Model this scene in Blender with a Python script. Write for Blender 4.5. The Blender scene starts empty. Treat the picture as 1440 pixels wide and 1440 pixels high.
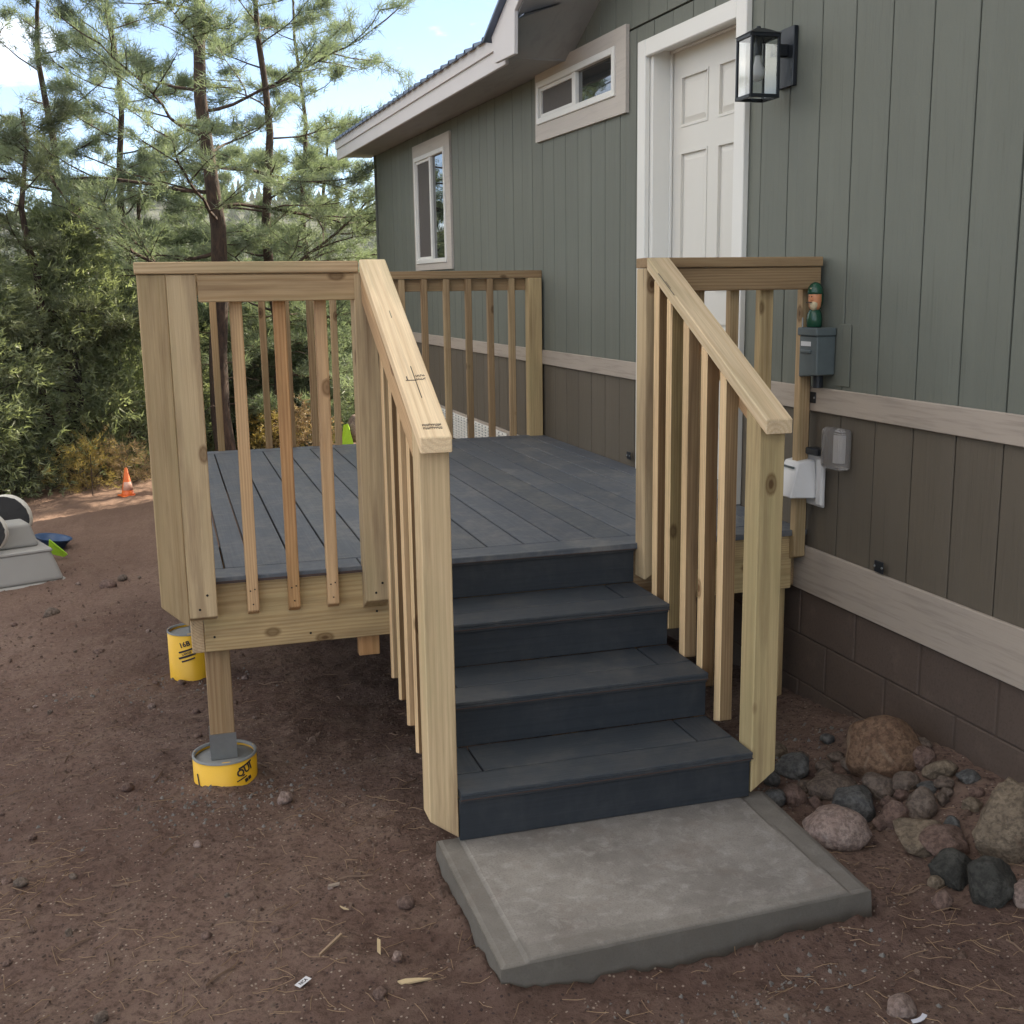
import bpy, bmesh, math, random
import numpy as np
from mathutils import Vector, Matrix, noise
random.seed(7); rng = np.random.default_rng(7)
R = math.radians
scene = bpy.context.scene
COL = scene.collection

# ------------------------------------------------------------------ camera
YAW, PITCH, ROLL, F = 0.29116, 0.19104, -0.01518, 1594.8
CAM = Vector((-0.75032, -4.09436, 1.63855))
fwd = Vector((math.sin(YAW)*math.cos(PITCH), math.cos(YAW)*math.cos(PITCH), -math.sin(PITCH)))
rgt = Vector((math.cos(YAW), -math.sin(YAW), 0)); upv = rgt.cross(fwd)
r2 = rgt*math.cos(ROLL)+upv*math.sin(ROLL); u2 = upv*math.cos(ROLL)-rgt*math.sin(ROLL)
cd = bpy.data.cameras.new('camera'); cam = bpy.data.objects.new('camera', cd); COL.objects.link(cam)
cam.matrix_world = Matrix(((r2.x, u2.x, -fwd.x, CAM.x), (r2.y, u2.y, -fwd.y, CAM.y), (r2.z, u2.z, -fwd.z, CAM.z), (0, 0, 0, 1)))
cd.sensor_width = 36; cd.lens = F/1440*36; cd.clip_end = 4000; cd.clip_start = 0.05
scene.camera = cam

# ------------------------------------------------------------------ sky, sun, exposure
SUN_EL, SUN_AZ = R(37), R(62)          # azimuth from +Y towards +X
w = bpy.data.worlds.new("World"); scene.world = w; w.use_nodes = True
nt = w.node_tree; nt.nodes.clear()
def N(nt, t, **k):
    n = nt.nodes.new(t)
    for a, b in k.items(): setattr(n, a, b)
    return n
sky = N(nt, 'ShaderNodeTexSky', sky_type='NISHITA'); sky.sun_disc = False
sky.sun_elevation = SUN_EL; sky.sun_rotation = SUN_AZ; sky.altitude = 2500; sky.dust_density = .1; sky.air_density = .62; sky.ozone_density = 2.0
tc = N(nt, 'ShaderNodeTexCoord'); mp = N(nt, 'ShaderNodeMapping'); mp.inputs['Scale'].default_value = (1.5, 1.5, 3.6); mp.inputs['Location'].default_value = (15.3, 8.1, 2.7)
nz = N(nt, 'ShaderNodeTexNoise'); nz.inputs['Scale'].default_value = 1.5; nz.inputs['Detail'].default_value = 9; nz.inputs['Roughness'].default_value = .58
cr = N(nt, 'ShaderNodeValToRGB'); cr.color_ramp.elements[0].position = .48; cr.color_ramp.elements[1].position = .62
cr.color_ramp.elements[1].color = (.9, .9, .9, 1)
mx = N(nt, 'ShaderNodeMix', data_type='RGBA'); mx.inputs[7].default_value = (11.6, 11.5, 11.4, 1)
bg = N(nt, 'ShaderNodeBackground'); bg.inputs['Strength'].default_value = .12
ow = N(nt, 'ShaderNodeOutputWorld'); L = nt.links.new
L(tc.outputs['Generated'], mp.inputs['Vector']); L(mp.outputs[0], nz.inputs['Vector']); L(nz.outputs['Fac'], cr.inputs['Fac'])
L(cr.outputs['Color'], mx.inputs[0]); L(sky.outputs[0], mx.inputs[6]); L(mx.outputs[2], bg.inputs['Color']); L(bg.outputs[0], ow.inputs[0])
sd = bpy.data.lights.new('sun', 'SUN'); sd.energy = 4.6; sd.angle = R(.53); sd.color = (1, .95, .87)
so = bpy.data.objects.new('sun', sd); COL.objects.link(so)
sdir = Vector((math.sin(SUN_AZ)*math.cos(SUN_EL), math.cos(SUN_AZ)*math.cos(SUN_EL), math.sin(SUN_EL)))
so.rotation_euler = sdir.to_track_quat('Z', 'Y').to_euler(); so.location = (10, 10, 20)
scene.view_settings.view_transform = 'Standard'; scene.view_settings.look = 'None'
scene.view_settings.exposure = 1.68; scene.view_settings.gamma = 1
scene.view_settings.use_white_balance = True; scene.view_settings.white_balance_temperature = 7700; scene.view_settings.white_balance_tint = 8   # camera balanced for the shade

HAZE = .0002
# ------------------------------------------------------------------ measured places
HR, T, SW, W, B = .1635, .3262, .985, 1.756, 3.469      # riser, tread, stair width, wall x, deck back y
Z4 = .654; RAIL = 1.755; P = .089
def sm(t): t = min(max(t, 0), 1); return t*t*(3-2*t)
def gz(x, y):
    yy = max(y, -.6)
    if yy < 2.5: z = -.085-.085*yy
    elif yy < 12: z = -.2975-.012*(yy-2.5)
    else: z = -.4115-.2*(yy-12)
    z += .03*(max(min(x, 1.7), -6)-1.7)
    z += .10*sm((x-1.25)/.45)*sm((-y-.2)/.9)
    return z

# ------------------------------------------------------------------ object helpers
MW = {}
def prop(o, label=None, cat=None, group=None, kind=None):
    for k, v in (('label', label), ('category', cat), ('group', group), ('kind', kind)):
        if v: o[k] = v
    return o
def link(o, M=None, parent=None):
    M = M if M is not None else Matrix.Identity(4)
    COL.objects.link(o); MW[o] = M
    if parent is not None:
        o.parent = parent; o.matrix_basis = MW[parent].inverted() @ M
    else: o.matrix_basis = M
    return o
def thing(name, loc, label, cat, group=None):
    o = bpy.data.objects.new(name, None); o.empty_display_size = .1
    link(o, Matrix.Translation(loc)); return prop(o, label, cat, group)
def mobj(name, me, mat, M=None, parent=None, bev=0, seg=1, tint=None):
    o = bpy.data.objects.new(name, me)
    if mat is not None and not me.materials: me.materials.append(mat)
    link(o, M, parent)
    if bev:
        b = o.modifiers.new('bevel', 'BEVEL'); b.width = bev; b.segments = seg; b.limit_method = 'ANGLE'; b.angle_limit = R(40)
    if tint: o.color = (*tint, 1)
    return o
def from_bm(bm, name='m', smooth=False):
    me = bpy.data.meshes.new(name); bm.normal_update()
    bmesh.ops.recalc_face_normals(bm, faces=bm.faces[:])
    bm.to_mesh(me); bm.free()
    if smooth: me.polygons.foreach_set('use_smooth', [True]*len(me.polygons))
    return me
def add_box(bm, x0, x1, y0, y1, z0, z1):
    v = [bm.verts.new(c) for c in ((x0,y0,z0),(x1,y0,z0),(x1,y1,z0),(x0,y1,z0),(x0,y0,z1),(x1,y0,z1),(x1,y1,z1),(x0,y1,z1))]
    for f in ((3,2,1,0),(4,5,6,7),(0,1,5,4),(1,2,6,5),(2,3,7,6),(3,0,4,7)): bm.faces.new([v[i] for i in f])
    return v
def add_prism(bm, poly, a, b, ax):      # poly = 2D points; extruded a..b along axis ax
    def pt(p, h):
        if ax == 'x': return (h, p[0], p[1])
        if ax == 'y': return (p[0], h, p[1])
        return (p[0], p[1], h)
    lo = [bm.verts.new(pt(p, a)) for p in poly]; hi = [bm.verts.new(pt(p, b)) for p in poly]
    n = len(poly); bm.faces.new(lo[::-1]); bm.faces.new(hi)
    for i in range(n): bm.faces.new((lo[i], lo[(i+1) % n], hi[(i+1) % n], hi[i]))
def add_tube(bm, a, b, r0, r1, n=8, cap=True):
    a = Vector(a); b = Vector(b); d = (b-a).normalized(); s = d.orthogonal().normalized(); t = d.cross(s)
    lo = [bm.verts.new(a+(s*math.cos(2*math.pi*i/n)+t*math.sin(2*math.pi*i/n))*r0) for i in range(n)]
    hi = [bm.verts.new(b+(s*math.cos(2*math.pi*i/n)+t*math.sin(2*math.pi*i/n))*r1) for i in range(n)]
    for i in range(n): bm.faces.new((lo[i], lo[(i+1) % n], hi[(i+1) % n], hi[i]))
    if cap: bm.faces.new(lo[::-1]); bm.faces.new(hi)
def add_lathe(bm, prof, c=(0, 0, 0), n=24, cap=True):
    rings = []
    for r, z in prof:
        rings.append([bm.verts.new((c[0]+r*math.cos(2*math.pi*i/n), c[1]+r*math.sin(2*math.pi*i/n), c[2]+z)) for i in range(n)])
    for A, Bq in zip(rings, rings[1:]):
        for i in range(n): bm.faces.new((A[i], A[(i+1) % n], Bq[(i+1) % n], Bq[i]))
    if cap and prof[0][0] > 1e-4: bm.faces.new(rings[0][::-1])
    if cap and prof[-1][0] > 1e-4: bm.faces.new(rings[-1])
FRAMES = {   # grain (local x) runs along this world axis; columns are local x, y, z
 'z': Matrix(((0,1,0),(0,0,1),(1,0,0))), 'x': Matrix(((1,0,0),(0,1,0),(0,0,1))), 'y': Matrix(((0,0,1),(1,0,0),(0,1,0)))}
def timber(name, x0, x1, y0, y1, z0, z1, mat, parent, ax='z', bev=.0025, tint=None):
    Rm = FRAMES[ax].to_4x4(); o = Vector(((x0+x1)/2, (y0+y1)/2, (z0+z1)/2)); M = Matrix.Translation(o) @ Rm
    h = Rm.transposed().to_3x3() @ Vector(((x1-x0)/2, (y1-y0)/2, (z1-z0)/2)); h = Vector([abs(c) for c in h])
    bm = bmesh.new(); add_box(bm, -h.x, h.x, -h.y, h.y, -h.z, h.z)
    return mobj(name, from_bm(bm, name), mat, M, parent, bev, 1, tint)
def wprism(name, poly, a, b, ax, mat, parent, grain='z', bev=.0025, tint=None):
    """extruded outline in world coordinates, stored in a local frame whose x is the grain"""
    bm = bmesh.new(); add_prism(bm, poly, a, b, ax)
    c = Vector((0, 0, 0))
    for v in bm.verts: c += v.co
    c /= len(bm.verts)
    if isinstance(grain, str): Rm = FRAMES[grain].to_4x4()
    else:
        gx = grain.normalized(); gy = gx.cross(Vector((0, 0, 1)) if abs(gx.z) < .9 else Vector((1, 0, 0))).normalized(); gz_ = gx.cross(gy)
        Rm = Matrix((gx, gy, gz_)).transposed().to_4x4()
    M = Matrix.Translation(c) @ Rm; Mi = M.inverted()
    for v in bm.verts: v.co = Mi @ v.co
    return mobj(name, from_bm(bm, name), mat, M, parent, bev, 1, tint)

# ------------------------------------------------------------------ materials
def mat(name):
    m = bpy.data.materials.new(name); m.use_nodes = True; nt = m.node_tree
    return m, nt, nt.nodes['Principled BSDF'], nt.nodes['Material Output']
def ramp(nt, fac, stops):
    r = N(nt, 'ShaderNodeValToRGB'); e = r.color_ramp.elements
    while len(e) < len(stops): e.new(.5)
    for i, (p, c) in enumerate(stops): e[i].position = p; e[i].color = (*c, 1)
    nt.links.new(fac, r.inputs['Fac']); return r.outputs['Color']
def noise_n(nt, vec, sc, det=4, rough=.55, dist=0):
    n = N(nt, 'ShaderNodeTexNoise'); n.inputs['Scale'].default_value = sc; n.inputs['Detail'].default_value = det
    n.inputs['Roughness'].default_value = rough; n.inputs['Distortion'].default_value = dist
    if vec is not None: nt.links.new(vec, n.inputs['Vector'])
    return n.outputs['Fac']
def mapping(nt, vec, sc=(1, 1, 1), loc=(0, 0, 0)):
    m = N(nt, 'ShaderNodeMapping'); m.inputs['Scale'].default_value = sc; m.inputs['Location'].default_value = loc
    nt.links.new(vec, m.inputs['Vector']); return m.outputs[0]
def mix(nt, f, a, b, mode='MIX'):
    m = N(nt, 'ShaderNodeMix', data_type='RGBA', blend_type=mode)
    for i, v in ((0, f), (6, a), (7, b)):
        if isinstance(v, (int, float)): m.inputs[i].default_value = v
        elif isinstance(v, tuple): m.inputs[i].default_value = (*v, 1)
        else: nt.links.new(v, m.inputs[i])
    return m.outputs[2]
def mth(nt, op, a, b=None, clamp=False):
    m = N(nt, 'ShaderNodeMath', operation=op, use_clamp=clamp)
    for i, v in ((0, a), (1, b)):
        if v is None: continue
        if isinstance(v, (int, float)): m.inputs[i].default_value = v
        else: nt.links.new(v, m.inputs[i])
    return m.outputs[0]
def bump(nt, bs, h, st=.3, d=.01, prev=None):
    b = N(nt, 'ShaderNodeBump'); b.inputs['Strength'].default_value = st; b.inputs['Distance'].default_value = d
    nt.links.new(h, b.inputs['Height']); nt.links.new(b.outputs[0], bs.inputs['Normal'])
    if prev is not None: nt.links.new(prev, b.inputs['Normal'])
    return b.outputs[0]
def objvec(nt, k=7.0):
    t = N(nt, 'ShaderNodeTexCoord'); oi = N(nt, 'ShaderNodeObjectInfo')
    s = N(nt, 'ShaderNodeVectorMath', operation='SCALE'); cv = N(nt, 'ShaderNodeCombineXYZ')
    nt.links.new(oi.outputs['Random'], cv.inputs[0])
    fr = mth(nt, 'FRACT', mth(nt, 'MULTIPLY', oi.outputs['Random'], 17.3)); fr2 = mth(nt, 'FRACT', mth(nt, 'MULTIPLY', oi.outputs['Random'], 71.9))
    a = N(nt, 'ShaderNodeVectorMath', operation='ADD'); nt.links.new(t.outputs['Object'], a.inputs[0])
    nt.links.new(oi.outputs['Random'], s.inputs[0]); cv2 = N(nt, 'ShaderNodeCombineXYZ')
    nt.links.new(mth(nt, 'MULTIPLY', oi.outputs['Random'], 31.0), cv2.inputs[0])
    nt.links.new(mth(nt, 'MULTIPLY', mth(nt, 'SUBTRACT', fr, .5), .16), cv2.inputs[1]); nt.links.new(mth(nt, 'MULTIPLY', mth(nt, 'SUBTRACT', fr2, .5), .16), cv2.inputs[2])
    nt.links.new(cv2.outputs[0], a.inputs[1]); return a.outputs[0], oi, t

def wood_mat(name, light=(.60, .445, .275), dark=(.36, .225, .115), ringf=34, rough=.72, rk=.5, two=False, blotk=1.0):
    m, nt, bs, out = mat(name); v, oi, t = objvec(nt)
    vs = mapping(nt, v, (.10, 1, 1))
    wob = noise_n(nt, mapping(nt, v, (1.1, 5, 5)), 1.6, 3)
    wv = N(nt, 'ShaderNodeTexWave', wave_type='RINGS', rings_direction='X'); wv.inputs['Scale'].default_value = ringf
    wv.inputs['Distortion'].default_value = 6.5; wv.inputs['Detail'].default_value = 2.0; wv.inputs['Detail Scale'].default_value = .45
    nt.links.new(vs, wv.inputs['Vector'])
    fib = noise_n(nt, mapping(nt, v, (4, 260, 260)), 1, 3, .6)
    blot = noise_n(nt, mapping(nt, v, (1.0, 6, 6)), 1.3, 4, .6)
    ring = mth(nt, 'POWER', wv.outputs['Fac'], 1.7)
    c = mix(nt, mth(nt, 'MULTIPLY', ring, rk), light, dark)
    c = mix(nt, mth(nt, 'MULTIPLY', mth(nt, 'SUBTRACT', fib, .35, True), .9, True), c, (.27, .17, .09))
    grn = ramp(nt, blot, [(.50, (0, 0, 0)), (.72, (.5, .5, .5))])
    c = mix(nt, grn, c, (.34, .29, .16))
    bl2 = ramp(nt, noise_n(nt, mapping(nt, v, (.7, 9, 9), (3, 1, 2)), 1.7, 5, .62), [(.49, (0, 0, 0)), (.72, (.7, .7, .7))])
    c = mix(nt, mth(nt, 'MULTIPLY', bl2, blotk), c, (.22, .14, .085))
    # knots
    vo = N(nt, 'ShaderNodeTexVoronoi'); vo.inputs['Scale'].default_value = 1
    nt.links.new(mapping(nt, v, (4.6, 8.0, 8.0)), vo.inputs['Vector'])
    dd = mth(nt, 'ADD', vo.outputs['Distance'], mth(nt, 'MULTIPLY', mth(nt, 'SUBTRACT', fib, .5), .06))
    sel = mth(nt, 'GREATER_THAN', N_sep(nt, vo.outputs['Color']), .50)
    kn = mth(nt, 'MULTIPLY', ramp(nt, dd, [(.05, (1, 1, 1)), (.135, (.0, .0, .0))]), sel)
    kr = mth(nt, 'MULTIPLY', ramp(nt, dd, [(.08, (0, 0, 0)), (.13, (.9, .9, .9)), (.19, (0, 0, 0))]), sel)
    c = mix(nt, kr, c, (.17, .10, .05)); c = mix(nt, mth(nt, 'MULTIPLY', kn, .95), c, (.10, .05, .022))
    # drying cracks
    ck = ramp(nt, noise_n(nt, mapping(nt, v, (1.3, 55, 55)), 1, 2, .5), [(.23, (1, 1, 1)), (.27, (0, 0, 0))])
    c = mix(nt, mth(nt, 'MULTIPLY', ck, .8), c, (.045, .03, .02))
    c0 = c; c = mix(nt, 1.0, c, oi.outputs['Color'], 'MULTIPLY')
    if two:      # light and shade put into the colour: side faces pale, others keep the tint
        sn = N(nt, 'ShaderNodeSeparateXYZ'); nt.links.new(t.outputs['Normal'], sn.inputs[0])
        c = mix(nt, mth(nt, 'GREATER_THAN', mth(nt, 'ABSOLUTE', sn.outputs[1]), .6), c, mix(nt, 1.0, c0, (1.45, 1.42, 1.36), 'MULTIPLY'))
    nt.links.new(c, bs.inputs['Base Color']); bs.inputs['Roughness'].default_value = rough; bs.inputs['Specular IOR Level'].default_value = .3
    h = mth(nt, 'SUBTRACT', mth(nt, 'ADD', mth(nt, 'MULTIPLY', fib, .6), mth(nt, 'MULTIPLY', ring, -.25)), mth(nt, 'MULTIPLY', ck, .8))
    bump(nt, bs, h, .5, .0015); return m
def N_sep(nt, col):
    s = N(nt, 'ShaderNodeSeparateColor'); nt.links.new(col, s.inputs[0]); return s.outputs[0]
WOOD = wood_mat('pine_lumber'); WOOD_POST = wood_mat('pine_post', (.56, .43, .265), (.38, .27, .15), 18, .72, .30, False, 1.15); WOOD_SIDELIT = wood_mat('side_lit_pine_lumber', two=True); WOOD_NEW = wood_mat('fresh_pine_lumber', (.76, .60, .40), (.56, .38, .21), 22, .6, .38, False, .45)
def comp_mat(name, base, base2, dusty, dfac, rough=.55):
    m, nt, bs, out = mat(name); v, oi, t = objvec(nt)
    g = noise_n(nt, mapping(nt, v, (2.2, 150, 150)), 1, 4, .6)
    c = mix(nt, ramp(nt, g, [(.3, (0, 0, 0)), (.7, (1, 1, 1))]), base, base2)
    geo = N(nt, 'ShaderNodeNewGeometry')
    sc = noise_n(nt, mapping(nt, geo.outputs['Position'], (5, 5, 9)), 1, 6, .68, .6); sc2 = noise_n(nt, mapping(nt, geo.outputs['Position'], (26, 26, 9)), 1, 4, .6)
    f = ramp(nt, mth(nt, 'MULTIPLY', sc, mth(nt, 'ADD', sc2, .5)), [(.44, (0, 0, 0)), (.72, (dfac,)*3)])
    c = mix(nt, f, c, dusty)
    c = mix(nt, 1.0, c, oi.outputs['Color'], 'MULTIPLY')
    nt.links.new(c, bs.inputs['Base Color'])
    nt.links.new(mth(nt, 'ADD', mth(nt, 'MULTIPLY', sc, .25), rough-.1), bs.inputs['Roughness']); bs.inputs['Specular IOR Level'].default_value = .4
    bump(nt, bs, g, .45, .0012); return m
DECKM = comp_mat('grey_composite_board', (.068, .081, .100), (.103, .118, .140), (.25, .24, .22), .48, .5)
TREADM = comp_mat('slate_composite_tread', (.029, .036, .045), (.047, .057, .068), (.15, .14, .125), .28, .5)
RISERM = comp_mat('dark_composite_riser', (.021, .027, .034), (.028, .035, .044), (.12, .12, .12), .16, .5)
CORE = None
def paint_mat(name, col, rough=.6, var=.12, grain=0, gscale=(60, 60, 3), spec=.35, dirt=None):
    m, nt, bs, out = mat(name); geo = N(nt, 'ShaderNodeNewGeometry'); p = geo.outputs['Position']
    b = noise_n(nt, p, 2.3, 6, .6)
    lo = tuple(c*(1-var) for c in col); hi = tuple(min(1, c*(1+var)) for c in col)
    c = mix(nt, b, lo, hi)
    if grain:
        g = noise_n(nt, mapping(nt, p, gscale), 1, 5, .6)
        c = mix(nt, mth(nt, 'MULTIPLY', ramp(nt, g, [(.5, (0, 0, 0)), (.66, (1, 1, 1))]), grain), c, tuple(x*.45 for x in col))
        bump(nt, bs, g, .5, .002)
    else:
        bump(nt, bs, noise_n(nt, p, 90, 3), .12, .001)
    if dirt:
        d = ramp(nt, noise_n(nt, p, 7, 7, .7), [(.55, (0, 0, 0)), (.8, (.6, .6, .6))]); c = mix(nt, d, c, dirt)
    nt.links.new(c, bs.inputs['Base Color']); bs.inputs['Roughness'].default_value = rough; bs.inputs['Specular IOR Level'].default_value = spec
    return m
def siding_mat(name, col, groove):
    m, nt, bs, out = mat(name); geo = N(nt, 'ShaderNodeNewGeometry'); p = geo.outputs['Position']; oi = N(nt, 'ShaderNodeObjectInfo')
    g = noise_n(nt, mapping(nt, p, (60, 75, 2.6)), 1, 5, .65); b = noise_n(nt, mapping(nt, p, (1, 1, .6)), 1.5, 6, .6)
    streak = noise_n(nt, mapping(nt, p, (9, 9, .5)), 1, 3, .5)
    c = mix(nt, b, tuple(x*.86 for x in col), tuple(x*1.12 for x in col))
    c = mix(nt, mth(nt, 'MULTIPLY', ramp(nt, g, [(.56, (0, 0, 0)), (.7, (1, 1, 1))]), .35), c, tuple(x*.55 for x in col))
    c = mix(nt, mth(nt, 'MULTIPLY', ramp(nt, streak, [(.55, (0, 0, 0)), (.8, (1, 1, 1))]), .2), c, tuple(x*1.4+.02 for x in col))
    c = mix(nt, mth(nt, 'MULTIPLY', oi.outputs['Random'], .16), c, tuple(x*1.35 for x in col))
    nt.links.new(c, bs.inputs['Base Color']); bs.inputs['Roughness'].default_value = .62; bs.inputs['Specular IOR Level'].default_value = .35
    w1 = bump(nt, bs, noise_n(nt, mapping(nt, p, (1, 1, .45)), 4.5, 3, .5), .35, .02); bump(nt, bs, g, .6, .003, w1); return m
SIDE_U = siding_mat('grey_green_siding', (.138, .149, .126), None)
SIDE_L = siding_mat('brown_siding', (.118, .099, .076), None)
GROOVE = paint_mat('siding_groove', (.03, .033, .028), .8)
TRIMM = paint_mat('taupe_trim', (.39, .332, .28), .6, .08, .35, (70, 3, 60))
TRIMW = paint_mat('window_trim_taupe', (.49, .445, .40), .6, .06, .15, (70, 3, 60))
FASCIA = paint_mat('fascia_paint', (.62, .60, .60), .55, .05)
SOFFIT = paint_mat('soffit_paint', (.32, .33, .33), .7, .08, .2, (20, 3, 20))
WHITE = paint_mat('white_trim', (.74, .73, .69), .42, .03, 0, spec=.45)
DOORM = paint_mat('door_white', (.66, .64, .59), .4, .03, 0, spec=.45)
CMU = paint_mat('painted_block', (.100, .072, .058), .8, .18, .3, (110, 110, 110), dirt=(.17, .12, .095))
MORTAR = paint_mat('painted_mortar', (.080, .057, .046), .85, .15)
ROOFM, nt_, bs_, _ = mat('blue_grey_metal_roof'); bs_.inputs['Base Color'].default_value = (.13, .17, .24, 1); bs_.inputs['Metallic'].default_value = .6; bs_.inputs['Roughness'].default_value = .4
def plain(name, col, rough=.5, metal=0, spec=.5, var=.15, nscale=30, bst=.15, bd=.002, alpha=None, trans=0):
    m, nt, bs, out = mat(name); t = N(nt, 'ShaderNodeTexCoord')
    n = noise_n(nt, t.outputs['Object'], nscale, 5, .6)
    c = mix(nt, n, tuple(x*(1-var) for x in col), tuple(min(1, x*(1+var)) for x in col))
    nt.links.new(c, bs.inputs['Base Color']); bs.inputs['Roughness'].default_value = rough; bs.inputs['Metallic'].default_value = metal; bs.inputs['Specular IOR Level'].default_value = spec
    bs.inputs['Transmission Weight'].default_value = trans
    bump(nt, bs, n, bst, bd); return m
BLACKM = plain('black_metal', (.018, .022, .028), .45, .3)
CORE = plain('brown_board_core', (.060, .038, .033), .7)
GALV = plain('galvanised_steel', (.33, .35, .36), .38, .85)
GREYBOX = plain('grey_painted_box', (.10, .125, .13), .45, .1)
PLASTW = plain('white_plastic', (.66, .66, .66), .4, var=.04)
SCREW = plain('screw_head', (.02, .016, .014), .5, .4)
GLASS, nt_, bs_, _ = mat('clear_glass'); bs_.inputs['Transmission Weight'].default_value = 1; bs_.inputs['Roughness'].default_value = .02; bs_.inputs['IOR'].default_value = 1.45; bs_.inputs['Base Color'].default_value = (.93, .95, .95, 1)
PANE, nt_, bs_, _ = mat('window_glass'); bs_.inputs['Base Color'].default_value = (.012, .016, .018, 1); bs_.inputs['Roughness'].default_value = .015; bs_.inputs['IOR'].default_value = 2.3
_n = noise_n(nt_, N(nt_, 'ShaderNodeTexCoord').outputs['Object'], 2.5, 2); bump(nt_, bs_, _n, .12, .01)
SCREENM = plain('insect_screen', (.085, .075, .07), .75)

# ------------------------------------------------------------------ ground
def dirt_mat():
    m, nt, bs, out = mat('red_dirt'); geo = N(nt, 'ShaderNodeNewGeometry'); p = geo.outputs['Position']
    a = noise_n(nt, p, .9, 7, .62); b = noise_n(nt, p, 5.5, 8, .66); c_ = noise_n(nt, p, 42, 8, .7)
    c = mix(nt, ramp(nt, a, [(.35, (0, 0, 0)), (.65, (1, 1, 1))]), (.135, .084, .068), (.21, .142, .115))
    c = mix(nt, mth(nt, 'MULTIPLY', ramp(nt, b, [(.48, (0, 0, 0)), (.70, (1, 1, 1))]), .6), c, (.25, .18, .14))
    c = mix(nt, mth(nt, 'MULTIPLY', ramp(nt, c_, [(.36, (1, 1, 1)), (.52, (0, 0, 0))]), .65), c, (.050, .030, .025))
    c = mix(nt, mth(nt, 'MULTIPLY', ramp(nt, noise_n(nt, p, .55, 5, .6, 1.0), [(.46, (0, 0, 0)), (.62, (1, 1, 1))]), .45), c, (.085, .050, .042))
    vo = N(nt, 'ShaderNodeTexVoronoi'); vo.inputs['Scale'].default_value = 95; nt.links.new(p, vo.inputs['Vector'])
    rr = N_sep(nt, vo.outputs['Color'])
    fl = mth(nt, 'MULTIPLY', mth(nt, 'LESS_THAN', vo.outputs['Distance'], .33), mth(nt, 'GREATER_THAN', rr, .93))
    c = mix(nt, fl, c, (.34, .27, .22))
    c = mix(nt, mth(nt, 'MULTIPLY', mth(nt, 'MULTIPLY', mth(nt, 'LESS_THAN', vo.outputs['Distance'], .4), mth(nt, 'LESS_THAN', rr, .12)), .8), c, (.05, .036, .034))
    # paler dry dust further out, where the clearing is bare
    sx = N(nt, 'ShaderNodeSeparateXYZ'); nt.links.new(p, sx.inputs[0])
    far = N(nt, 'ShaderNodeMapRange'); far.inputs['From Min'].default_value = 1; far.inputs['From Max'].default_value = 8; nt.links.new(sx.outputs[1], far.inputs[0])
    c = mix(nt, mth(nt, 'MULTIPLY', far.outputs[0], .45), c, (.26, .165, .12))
    nt.links.new(c, bs.inputs['Base Color']); bs.inputs['Roughness'].default_value = .95; bs.inputs['Specular IOR Level'].default_value = .15
    hh = mth(nt, 'ADD', mth(nt, 'MULTIPLY', b, .7), mth(nt, 'ADD', mth(nt, 'MULTIPLY', c_, .45), mth(nt, 'MULTIPLY', fl, .5)))
    bump(nt, bs, hh, 1.0, .035); return m
DIRT = dirt_mat()
def gnoise(x, y):
    v = Vector((x*1.3, y*1.3, 0)); h = noise.noise(v)*.018+noise.noise(v*3.7)*.011+noise.noise(v*8)*.010+noise.noise(v*17)*.009+noise.noise(v*37)*.0055
    return h
def gsurf(x, y):
    n = gnoise(x, y); g = gz(x, y)
    dx = max(-.06-x, x-1.045, 0); dy = max(-1.645-y, y+.93, 0); d = math.hypot(dx, dy)
    b = (.020+.9*n)*math.exp(-d/.06) if d > 0 else -.02
    dt = abs(math.hypot(x+.645, y-.085)-.118); b += .014*math.exp(-dt/.03)
    dt = abs(math.hypot(x+.735, y-1.80)-.112); b += .014*math.exp(-dt/.03)
    return g+n+b+.022*noise.noise(Vector((x*.55, y*.55, 9)))
def axis_pts(a, b, c, d, fine, grow):     # fine step between b and c, growing outside
    pts = list(np.arange(b, c+1e-6, fine)); s = fine; x = b
    while x > a: s *= grow; x -= s; pts.insert(0, x)
    s = fine; x = pts[-1]
    while x < d: s *= grow; x += s; pts.append(x)
    return pts
gxs = axis_pts(-26, -2.2, 2.0, 26, .022, 1.07); gys = axis_pts(-14, -2.6, 1.2, 26, .022, 1.035)
vs = []; 
for y in gys:
    for x in gxs:
        vs.append((x, y, gsurf(x, y)))
nx = len(gxs); fs = [(j*nx+i, j*nx+i+1, (j+1)*nx+i+1, (j+1)*nx+i) for j in range(len(gys)-1) for i in range(nx-1)]
me = bpy.data.meshes.new('ground'); me.from_pydata(vs, [], fs); me.polygons.foreach_set('use_smooth', [True]*len(fs))
prop(mobj('ground', me, DIRT), 'reddish brown dirt yard sloping gently away under the deck', kind='structure')

# far terrain: the valley and the wooded mountain
def hill_h(x, y):
    r = math.hypot(x, y+4); th = math.atan2(x, y+4)
    base = -1.6-.17*max(0, min(r, 240)-14) - .02*max(0, r-14)*0
    m1 = 74*sm((r-230)/380)*(.80+.30*math.sin(th*3.1+.9)+.16*math.sin(th*8.3+2)+.3*noise.noise(Vector((x*.004, y*.004, 2))))
    m1 += 7*noise.noise(Vector((x*.02, y*.02, 0)))*sm((r-60)/100)
    return base+m1
rs = list(np.geomspace(13, 1400, 70)); ths = np.linspace(-math.pi, math.pi, 241)[:-1]
vs = []; nth = len(ths)
for r in rs:
    for th in ths:
        x = r*math.sin(th); y = r*math.cos(th)-4; vs.append((x, y, hill_h(x, y)))
fs = [(j*nth+i, j*nth+(i+1) % nth, (j+1)*nth+(i+1) % nth, (j+1)*nth+i) for j in range(len(rs)-1) for i in range(nth)]
HTOP = max(v[2] for v in vs)+14; HBOT = min(v[2] for v in vs)-1
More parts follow.
